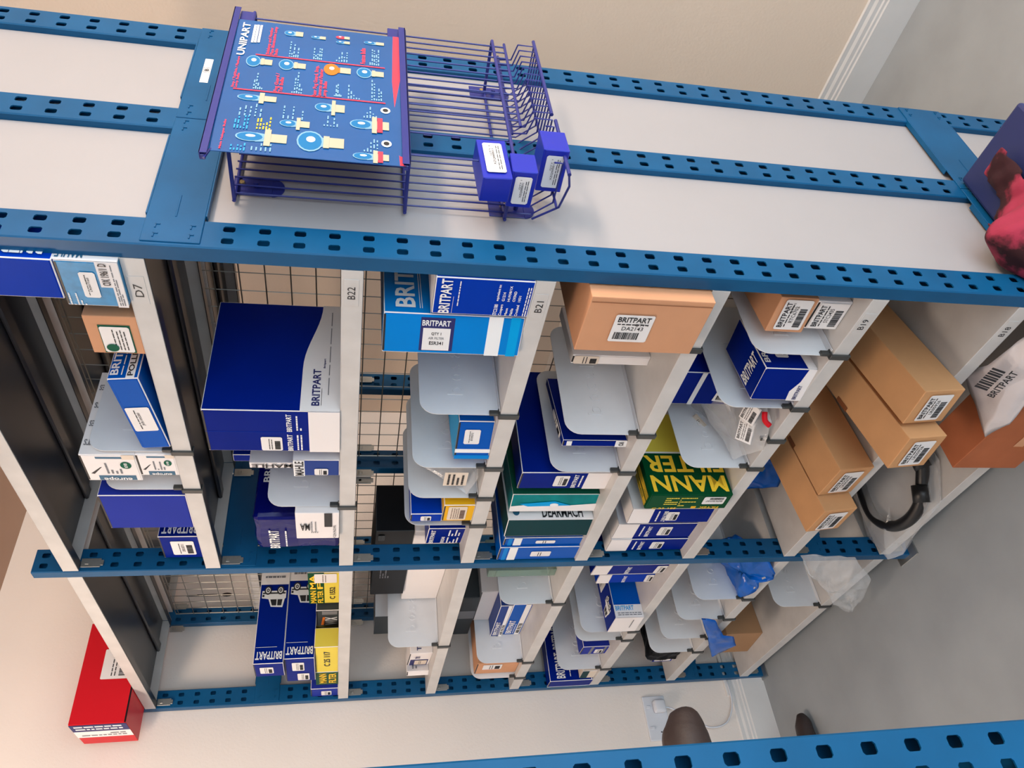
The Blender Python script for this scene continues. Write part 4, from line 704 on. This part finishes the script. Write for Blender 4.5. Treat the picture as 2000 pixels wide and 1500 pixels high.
# ------------------------------------------------------------------ wire bulb rack on the white end panel
rk = root('wire_rack', (0, 0, 0), 'dark blue wire display rack screwed to the white end panel', 'wire rack')
XB, XF, YA, YB = -.002, .092, .118, .508
bm = bmesh.new(); NW = 19
ys = [YA+.012+(YB-YA-.024)*i/(NW-1) for i in range(NW)]
for i, y in enumerate(ys):
    pts = [(XB, y, 1.77), (XB, y, 1.300), (.025, y, 1.268), (.100, y, 1.268)]
    pts += [(.100, y, 1.298), (.070, y, 1.306), (.068, y, 1.330)] if y > .25 else [(.100, y, 1.282)]
    tube(bm, pts, .0016, 5)
for i, y in enumerate(ys):
    if y > .235: tube(bm, [(XF, y, 1.77), (XF, y, 1.322)], .0015, 5)
    elif i % 3 == 0: tube(bm, [(XF, y, 1.77), (XF, y, 1.345)], .0015, 5)
for z in (1.765, 1.507, 1.345): tube(bm, [(XB-.004, YA, z), (XF+.004, YA, z), (XF+.004, YB, z), (XB-.004, YB, z)], .0030, 8)
for z, x in ((1.345, XB-.003), (1.507, XB-.003), (1.765, XB-.003)): tube(bm, [(x, YA-.004, z), (x, YB, z)], .0028, 8)
tube(bm, [(XF, .235, 1.322), (XF, YB, 1.322)], .0026, 6); tube(bm, [(.068, .25, 1.330), (.068, YB, 1.330)], .0022, 6)
tube(bm, [(.1035, .262, 1.268), (.1035, YB, 1.268)], .0032, 8); tube(bm, [(.1035, .096, 1.264), (.1035, .245, 1.264)], .0032, 8); tube(bm, [(.030, .11, 1.266), (.030, YB, 1.266)], .0022, 6)
tube(bm, [(.1035, .10, 1.264), (.08, .10, 1.258), (.03, .112, 1.262), (XB, .118, 1.30)], .0020, 6)
tube(bm, [(XF, YA, 1.765), (.099, .090, 1.785), (.099, .070, 1.79)], .002, 6)
obj('wire_basket', bm, 'rackwire', rk)
for z0_, z1_, zl in ((1.787, 1.797, 1.79), (1.506, 1.517, 1.51)):
    bm = bmesh.new(); ya, yb = (.075, .505) if z0_ > 1.6 else (.088, .50)
    bx(bm, .092, .1005, ya, yb, z0_+.002, z1_, .001); bx(bm, .1035, .1050, ya, yb, z0_-.001 if z0_ > 1.6 else z0_, z1_ if z0_ > 1.6 else z1_+.001, .0005); bx(bm, .095, .105, ya, yb, (z1_-.002) if z0_ > 1.6 else z0_, z1_ if z0_ > 1.6 else z0_+.002, .0005)
    bx(bm, .094, .0985, .470, .505, z0_-.022 if z0_ > 1.6 else z0_, z0_ if z0_ > 1.6 else z1_+.02, .0006)
    obj('card_channel', bm, 'rackwire', rk)
for (y, z, dz) in ((.160, 1.757, -.022), (.152, 1.342, 0), (.511, 1.347, 0)):
    bm = bmesh.new(); bx(bm, -.0125, -.0105, y-.022, y+.022, z-.034+dz/2, z+.026+dz/2, .012 if False else .0008)
    for k in range(1): pass
    poly_prism(bm, [Vector((-.0105, y+.022*math.cos(a*math.pi/12), z-.034+dz/2+.018*math.sin(-a*math.pi/12))) for a in range(13)], Vector((-.002, 0, 0)))
    bmesh.ops.recalc_face_normals(bm, faces=bm.faces[:]); tube(bm, [(-.0105, y, z-.02), (XB, y, z-.02)], .004, 6)
    b_ = obj('mounting_bracket', bm, 'rackwire', rk)
    bm = bmesh.new(); bmesh.ops.create_cone(bm, cap_ends=True, segments=6, radius1=.0055, radius2=.0048, depth=.005, matrix=Matrix.Translation((-.008, y+.004, z+.002))@Matrix.Rotation(math.pi/2, 4, 'Y')); obj('bolt', bm, 'bolt', b_)
# chart card held in the two channels
ch = root('bulb_chart', (.1015, .088, 1.513), 'glossy blue chart card of vehicle bulbs with red headings held in the wire rack', 'chart')
def CF_(u, v, e): return Vector((e+.004*math.sin(u*math.pi)*0-.012*(max(0, .15-u)), u*.38, v*.272))
bm = bmesh.new(); NU = 12
rows_ = []
for i in range(NU+1):
    u = i/NU; rows_.append([bm.verts.new(CF_(u, v, e)) for v, e in ((-.006 if True else 0, 0), (1.005, 0), (1.005, -.0012), (-.006, -.0012))])
for i in range(NU):
    for k in range(4): bm.faces.new((rows_[i][k], rows_[i+1][k], rows_[i+1][(k+1) % 4], rows_[i][(k+1) % 4]))
bm.faces.new(rows_[0]); bm.faces.new(rows_[-1][::-1]); bmesh.ops.recalc_face_normals(bm, faces=bm.faces[:])
obj('card_sheet', bm, 'cardblue', ch)
class CardF:
    U = .38; V = .272
    def __call__(S, u, v, e): return CF_(u, v, e)
CFa = CardF(); bmr = bmesh.new(); flat(bmr, CFa, [(0, 0), (1, .0), (1, .055), (.6, .065), (0, .03)], .0006); obj('red_band', bmr, 'redp', ch)
acc = {}
def A_(n):
    if n not in acc: acc[n] = bmesh.new()
    return acc[n]
def el(bmx, cu, cv, ru, rv, e): flat(bmx, CFa, [(cu+ru*math.cos(a*math.pi/8), cv+rv*math.sin(a*math.pi/8)) for a in range(16)], e)
for k, t, u0, v0, u1, v1 in CARD:
    ua, ub, va, vb = min(u0, u1), max(u0, u1), min(v0, v1), max(v0, v1)
    if k == 't': text_on(A_('lettering'), CFa, t, ua, va+.02, ub, vb-.005, 0, .0012)
    elif k == 'bar': flat(A_('lettering'), CFa, [(ua, (va+vb)/2-.007), (ub, (va+vb)/2-.007), (ub, (va+vb)/2+.007), (ua, (va+vb)/2+.007)], .0012)
    elif k == 'h': text_on(A_('red_headings'), CFa, t, ua, va, ub, vb, 0, .0010, True)
    elif k == 'rl': flat(A_('red_rules'), CFa, [((ua+ub)/2-.004, va), ((ua+ub)/2+.004, va), ((ua+ub)/2+.004, vb), ((ua+ub)/2-.004, vb)], .0010)
    elif k == 'c': el(A_('print_badges'), (ua+ub)/2, (va+vb)/2, .022, .028, .0010); el(A_('badge_marks'), (ua+ub)/2, (va+vb)/2, .012, .016, .0014)
    elif k == 'm':
        c_ = {'w': 'small_print', 'c': 'cyan_print', 'y': 'yellow_print'}[t]; n = 5
        for i in range(n):
            vv = va+(i+.5)/n*(vb-va); u = ua
            while u < ub-.008:
                u2 = min(ub, u+random.uniform(.008, .026)); flat(A_(c_), CFa, [(u, vv-.0038), (u2, vv-.0038), (u2, vv+.0038), (u, vv+.0038)], .0010); u = u2+.010
                if random.random() < .25: break
    elif k == 'b':
        cu = (ua+ub)/2; W_ = (ub-ua)/2; H_ = vb-va
        gl = {'r': 'red_bulbs', 'o': 'amber_bulbs'}.get(t, 'bulb_glass')
        rw = W_*(.95 if t in 'go' else .5); rh = H_*.27; el(A_(gl), cu, vb-rh, rw, rh, .0010); el(A_('bulb_inside'), cu, vb-rh, rw*.86, rh*.88, .0013) if t not in 'ro' else None
        flat(A_(gl), CFa, [(cu-W_*.35, vb-H_*.64), (cu+W_*.35, vb-H_*.64), (cu+W_*.5, vb-H_*.38), (cu-W_*.5, vb-H_*.38)], .0008)
        el(A_('filaments'), cu+rw*.15, vb-rh*1.05, rw*.28, rh*.34, .0016)
        flat(A_('bulb_bases'), CFa, [(cu-W_*.45, va+H_*.04), (cu+W_*.45, va+H_*.04), (cu+W_*.45, va+H_*.42), (cu-W_*.45, va+H_*.42)], .0012)
        if t in 'hgx': flat(A_('bulb_bases'), CFa, [(cu-W_*(.9 if t != 'g' else .55), va+H_*.34), (cu+W_*(.9 if t != 'g' else .55), va+H_*.34), (cu+W_*(.9 if t != 'g' else .55), va+H_*.46), (cu-W_*(.9 if t != 'g' else .55), va+H_*.46)], .0016)
        if t == 'x': flat(A_('red_bulbs'), CFa, [(cu-W_*.8, va+H_*.2), (cu+W_*.8, va+H_*.2), (cu+W_*.8, va+H_*.33), (cu-W_*.8, va+H_*.33)], .0018)
cm = dict(lettering='wht', red_headings='redp', red_rules='redp', print_badges='wht', badge_marks='ink', small_print='glassp', cyan_print='cyanp', yellow_print='pyel', red_bulbs='redp', amber_bulbs='orangep', bulb_glass='glassp', bulb_inside='bulbin', filaments='wht', bulb_bases='metalp')
M['bulbin'] = mat('print_bulb_inside', s(40, 116, 170), .3)
allbm = bmesh.new(); slots = []
for n, b_ in acc.items():
    tmp = bpy.data.meshes.new('tmp'); b_.to_mesh(tmp); b_.free(); k0 = len(allbm.faces); allbm.from_mesh(tmp); bpy.data.meshes.remove(tmp)
    allbm.faces.ensure_lookup_table(); slots.append(cm[n])
    for i in range(k0, len(allbm.faces)): allbm.faces[i].material_index = len(slots)-1
obj('chart_print', allbm, None, ch, mats=slots)
# three bulb boxes lying in the bottom of the rack
for (x, y, z, w_, d_, h_, rot, lab, fc) in BULB:
    r = root('bulb_box', (x, y, z), lab, 'box', 'blue bulb boxes in the wire rack', rot)
    bm = bmesh.new(); bx(bm, 0, w_, 0, d_, 0, h_, .0008, 1); obj('carton_body', bm, 'bulbblue', r)
    bm = bmesh.new(); bx(bm, .001, w_-.001, -.0007, .0002, .002, h_-.003, .0002); obj('end_flap', bm, 'bulbblue', r)
    decals(r, [(fc, 'lab', .12, .18, .88, .84, 0, None, {'code': 'XZQ000011', 'bar': 0, 'qty': 1, 'ln': (.2, .32)})], w_, d_, h_)
# ------------------------------------------------------------------ bags, hose, rag and floor things
def sheet_bag(name, label, m, pts, thick=.012, amp=.004, seed=2, cat='bag', group=None, freq=30):
    """polythene bag from an outline: two swollen skins meeting at a crimped edge"""
    from mathutils import noise
    P = [Vector(p) for p in pts]; c = sum(P, Vector())/len(P)
    n = Vector()
    for i in range(len(P)): n += (P[i]-c).cross(P[(i+1) % len(P)]-c)
    n.normalize(); bm = bmesh.new(); K = 9; q = []
    for i in range(len(P)):
        for j in range(7): q.append(P[i].lerp(P[(i+1) % len(P)], j/7))
    rings = {1: [], -1: []}
    edge = [bm.verts.new(p+noise.noise_vector(p*freq)*amp*.6) for p in q]
    for sgn in (1, -1):
        prev = edge
        for k in range(1, K):
            t = k/K; row = []
            for p in q:
                v = p.lerp(c, t); v = v+n*sgn*thick*math.sin(min(1, t*1.6)*math.pi/2)+noise.noise_vector(v*freq+Vector((seed, 0, sgn)))*amp; row.append(bm.verts.new(v))
            for i in range(len(q)):
                a, b, d_, e = prev[i], prev[(i+1) % len(q)], row[(i+1) % len(q)], row[i]
                bm.faces.new((a, b, d_, e) if sgn > 0 else (e, d_, b, a))
            prev = row
        cv = bm.verts.new(c+n*sgn*thick)
        for i in range(len(q)): bm.faces.new((prev[i], prev[(i+1) % len(q)], cv) if sgn > 0 else (cv, prev[(i+1) % len(q)], prev[i]))
    o = obj(name, bm, m, smooth=(m != 'poly')); return tag(o, label, cat, group)
sheet_bag('clear_bag', 'flat clear bag with a cream label on shelf B21 between two dividers', 'poly', [(-.60, .0, 1.312), (-.60, .16, 1.33), (-.625, .2, 1.42), (-.655, .06, 1.42), (-.668, -.0, 1.33)], .006)
r = root('cream_label', (-.592, .006, 1.335), 'cream printed label inside the flat clear bag on shelf B21', 'label'); bm = bmesh.new(); bx(bm, -.05, 0, -.0006, .0006, 0, .05); obj('label_sheet', bm, 'cream', r); decals(r, [('F', 'lines', -.045, .005, -.005, .045, 'ink', 0, 4)], 1, 1, 1)
sheet_bag('clear_bag', 'large clear parts bag on shelf B19 with white barcode labels', 'poly', [(-.555, .02, .735), (-.52, .18, .80), (-.40, .25, .80), (-.365, .10, .74), (-.40, .01, .715), (-.47, -.01, .712)], .022, .007, 4)
sheet_bag('clear_bag', 'second clear parts bag further left on shelf B19', 'poly', [(-.60, .12, .72), (-.62, .26, .83), (-.50, .27, .84), (-.47, .13, .74), (-.53, .05, .716)], .016, .006, 9)
sheet_bag('blue_pouch', 'crumpled bright blue pouch at the back of shelf B19', 'bluepoly', [(-.37, .05, .72), (-.375, .12, .79), (-.30, .16, .80), (-.25, .08, .74), (-.30, .02, .712)], .014, .005, 5)
for x, y, z, yaw, pit, hd, lab in ((-.475, .004, .735, 25, -50, BP, 'white barcode label lying lengthwise on the large clear bag'), (-.43, .02, .745, 5, -55, BP, 'white barcode label facing up on the large clear bag'), (-.60, .13, .775, -20, -50, None, 'pale pink label on the second clear parts bag')):
    r = root('parts_label', (x, y, z), lab, 'label', None, (math.radians(pit), 0, math.radians(yaw))); bm = bmesh.new(); bx(bm, 0, .052, -.0006, .0006, 0, .036, .0002); obj('label_sheet', bm, 'label' if hd else 'cream', r)
    decals(r, [('F', 'lab', .02, .02, .98, .98, 0, hd, {'m': 'label' if hd else 'cream'})], .052, .001, .036)
bm = bmesh.new(); tube(bm, smooth_path([(-.40, .0, .725), (-.395, .01, .735), (-.385, .025, .735)], 3), .006, 8); tag(obj('red_cap', bm, 'red', smooth=True), 'small red plastic cap in the clear bag on shelf B19', 'cap')
# blue bags hanging at B18
sheet_bag('blue_pouch', 'bright blue bag draped over the shelf edge behind the middle upright', 'bluepoly', [(-1.335, .16, .425), (-1.20, .15, .50), (-1.09, .12, .47), (-1.04, .01, .425), (-1.07, -.012, .40), (-1.115, -.014, .385), (-1.15, -.008, .412), (-1.20, -.010, .395), (-1.27, .0, .415), (-1.305, .02, .412)], .012, .010, 6, group='blue polythene pouches', cat='pouch')
sheet_bag('blue_pouch', 'blue pouch deep on shelf B18 right of the middle upright', 'bluepoly', [(-.90, .16, .41), (-.96, .19, .49), (-.90, .25, .52), (-.80, .25, .49), (-.78, .21, .41)], .016, .009, 7, group='blue polythene pouches', cat='pouch')

sheet_bag('blue_pouch', 'folded blue pouch hanging in front of the plain kraft box', 'bluepoly', [(-1.384, -.012, .502), (-1.40, -.014, .450), (-1.50, -.026, .385), (-1.50, -.032, .350), (-1.572, -.036, .311), (-1.673, -.034, .358), (-1.60, -.026, .395), (-1.53, -.02, .425)], .004, .004, 11, group='blue polythene pouches', cat='pouch')
# clear bag hanging below shelf B18
sheet_bag('clear_bag', 'large wrinkled clear bag hanging below the long kraft boxes', 'poly', [(-.95, -.02, .385), (-.93, -.04, .24), (-1.03, -.06, .14), (-1.14, -.07, .105), (-1.235, -.07, .085), (-1.20, -.06, .16), (-1.13, -.05, .22), (-1.03, -.03, .33)], .026, .011, 13, freq=30)
# hose in a bag
hb = root('radiator_hose', (0, 0, 0), 'curved black rubber hose in a clear bag on the lowest near shelf', 'hose')
bm = bmesh.new(); tube(bm, smooth_path([(-.90, .22, .135), (-.925, .15, .13), (-.925, .08, .128), (-.88, .025, .126), (-.81, .004, .126), (-.745, .02, .126), (-.70, .06, .13), (-.665, .09, .14), (-.655, .13, .155)], 5), .0165, 10)
obj('rubber_tube', bm, 'rubber', hb, smooth=True)
bm = bmesh.new(); tube(bm, [(-.735, .012, .131), (-.715, .052, .131)], .022, 12); tube(bm, [(-.67, .075, .139), (-.662, .10, .147)], .0215, 12); obj('hose_ridge', bm, 'rubber', hb, smooth=True)
sheet_bag('clear_bag', 'clear bag around the black hose, drooping over the lowest shelf', 'poly', [(-.96, .24, .115), (-1.0, .06, .112), (-.97, -.03, .108), (-.93, -.035, .085), (-.85, -.03, .107), (-.70, -.01, .108), (-.64, .08, .112), (-.64, .26, .115)], .034, .008, 15, freq=14)
# white poly bag over the orange box
sheet_bag('white_mailing_bag', 'crumpled white polythene bag with black barcode lying on the orange-brown carton', 'whitepoly', [(-.04, -.03, .362), (-.18, -.006, .362), (-.245, .03, .35), (-.30, .0, .30), (-.345, -.06, .275), (-.28, -.075, .272), (-.20, -.07, .285), (-.02, -.07, .29)], .014, .006, 17, freq=22)
r = root('parts_label', (-.22, -.055, .345), 'black barcode and name printed on the white polythene bag', 'label', None, (math.radians(-25), 0, 0)); decals(r, [('F', 't', BP, 0, 0, .075, .014, 'ink', 0)]+[('F', 'r', .01+i*.0065, .02, .01+i*.0065+(.0035 if i % 2 else .005), .045, 'ink') for i in range(9)], 1, 1, 1)
lumpy('black_bag', 'black plastic bag behind the leftmost divider in the far bay', 'bag', 'black', -1.87, .03, .406, .12, .2, .11, .012, 21)
# blue bin with rag beside the end panel
bn = root('blue_bin', (.012, .075, 0), 'dusty dark blue lidded bin on the floor beside the white end panel', 'bin')
bm = bmesh.new(); bx(bm, 0, .165, 0, .255, 0, .352, .006, 2); obj('bin_body', bm, 'bin', bn)
bm = bmesh.new(); bx(bm, -.006, .172, -.006, .262, .346, .366, .006, 2); obj('bin_lid', bm, 'bin', bn)
from mathutils import noise as _n
# a cloth laid over the lid and hanging over its front edge: s runs from the hanging hem (negative) to the back, x across
bm = bmesh.new(); NS, NT = 64, 44; gv = {}
def inblob(s_, x_):
    k = _n.noise(Vector((s_*14, x_*14, 3.1)))*.03
    if s_ < 0: return -.155+.5*abs(x_-.085)+k < s_ and -.028+k*.3 < x_ < .195
    return (s_ < .135+k and -.025+k*.5 < x_ < .19) or (s_ < .225+k and .015+.15*s_ < x_ < .090+.1*s_)
for i in range(NS+1):
    s_ = -.17+i*(.385)/NS
    for j in range(NT+1):
        x_ = -.035+j*.235/NT
        f = _n.noise(Vector((s_*16+x_*9, x_*20-s_*6, 1.7)))*.5+.5; f2 = _n.noise(Vector((s_*45, x_*38, 5.0)))
        lift = .004+.030*f**2+.009*f2+.085*math.exp(-((x_-.045)/.065)**2-((max(s_, 0)-.02)/.065)**2)
        if s_ >= 0: p = Vector((x_, s_-.010, .368+lift))
        else: a_ = min(1, -s_/.02); p = Vector((x_+.006*f2, -.010-lift*a_-.004*a_, .368+lift*(1-a_)+s_))
        if x_ < -.006+.004: p.x = max(p.x, -.006)
        gv[i, j] = (p, inblob(s_, x_))
vv = {}
for i in range(NS):
    for j in range(NT):
        q = [(i, j), (i+1, j), (i+1, j+1), (i, j+1)]
        if all(gv[k][1] for k in q):
            for k in q:
                if k not in vv: vv[k] = bm.verts.new(gv[k][0]+Vector((.012, .075, 0)))
            bm.faces.new([vv[k] for k in q])
bmesh.ops.recalc_face_normals(bm, faces=bm.faces[:])
rg = obj('rag', bm, 'rag', smooth=True); tag(rg, 'crumpled crimson rag with dark oil stains hanging over the blue bin', 'rag')
md = rg.modifiers.new('thickness', 'SOLIDIFY'); md.thickness = .005; md.offset = 0
md = rg.modifiers.new('smooth', 'SUBSURF'); md.levels = 1; md.render_levels = 1
# ------------------------------------------------------------------ side wall: socket, plug, cable, trunking
sk = root('wall_socket', (-2.037, -.20, .415), 'white double wall socket low on the cream side wall', 'socket')
bm = bmesh.new(); bx(bm, 0, .010, 0, .155, 0, .086, .003, 2); obj('socket_plate', bm, 'socket', sk)
for y in (.095, .022):
    bm = bmesh.new(); bx(bm, .010, .0135, y+.016, y+.026, .062, .078, .001); obj('rocker_switch', bm, 'socket', sk)
bm = bmesh.new()
for y in (.028,): 
    for a, b in ((0, .035), (-.011, .02), (.011, .02)): bx(bm, .0095, .0104, y+a-.002, y+a+.002, b, b+.006)
obj('socket_slots', bm, 'ink', sk)
pg = root('power_plug', (-2.026, -.110, .425), 'white three pin plug in the wall socket with a curling white cable', 'plug')
bm = bmesh.new(); bx(bm, 0, .030, 0, .046, 0, .044, .009, 3); obj('plug_body', bm, 'socket', pg, smooth=True)
bm = bmesh.new(); tube(bm, smooth_path([(.012, .020, .002), (.014, .01, -.03), (.012, -.03, -.10), (.008, -.06, -.16), (.006, -.045, -.23), (.004, .02, -.272), (.004, .10, -.275)], 6), .0032, 8); obj('cable', bm, 'socket', pg, smooth=True)
bm = bmesh.new(); bx(bm, -2.037, -2.026, -.06, 1.2, .147, .160, .001); tag(obj('cable_trunking', bm, 'gloss'), 'white cable trunking strip above the skirting on the side wall', 'trunking')
# brown leather things beyond the foreground upright
def leather(name, label, cat, path, rad, seed):
    bm = bmesh.new(); tube(bm, smooth_path(path, 5), [rad[min(int(i/5), len(rad)-1)]*(1-(i/5 % 1))+rad[min(int(i/5)+1, len(rad)-1)]*(i/5 % 1) for i in range(5*(len(path)-1)+1)], 12)
    for v in bm.verts: v.co += _n.noise_vector(v.co*22+Vector((seed, 0, 0)))*.004
    return tag(obj(name, bm, 'leather', smooth=True), label, cat)
leather('boot_toe', 'rounded brown leather boot toe on the floor by the left wall', 'boot', [(-1.795, -.205, .03), (-1.79, -.24, .032), (-1.785, -.30, .036), (-1.78, -.42, .045)], [.014, .028, .034, .045], 1)
leather('leather_pouch', 'dark brown leather pouch poking out behind the foreground blue upright', 'pouch', [(-.400, -.552, 1.066), (-.400, -.558, 1.067), (-.400, -.575, 1.070), (-.40, -.60, 1.073), (-.40, -.68, 1.074), (-.40, -.80, 1.074)], [.010, .022, .030, .037, .044, .048], 5)
shelf(-.97, -.0075, 1.024, 'white shelf of the foreground rack across the aisle, hidden by its upright', y0=-1.06, y1=-.702, group='shelves across the aisle')
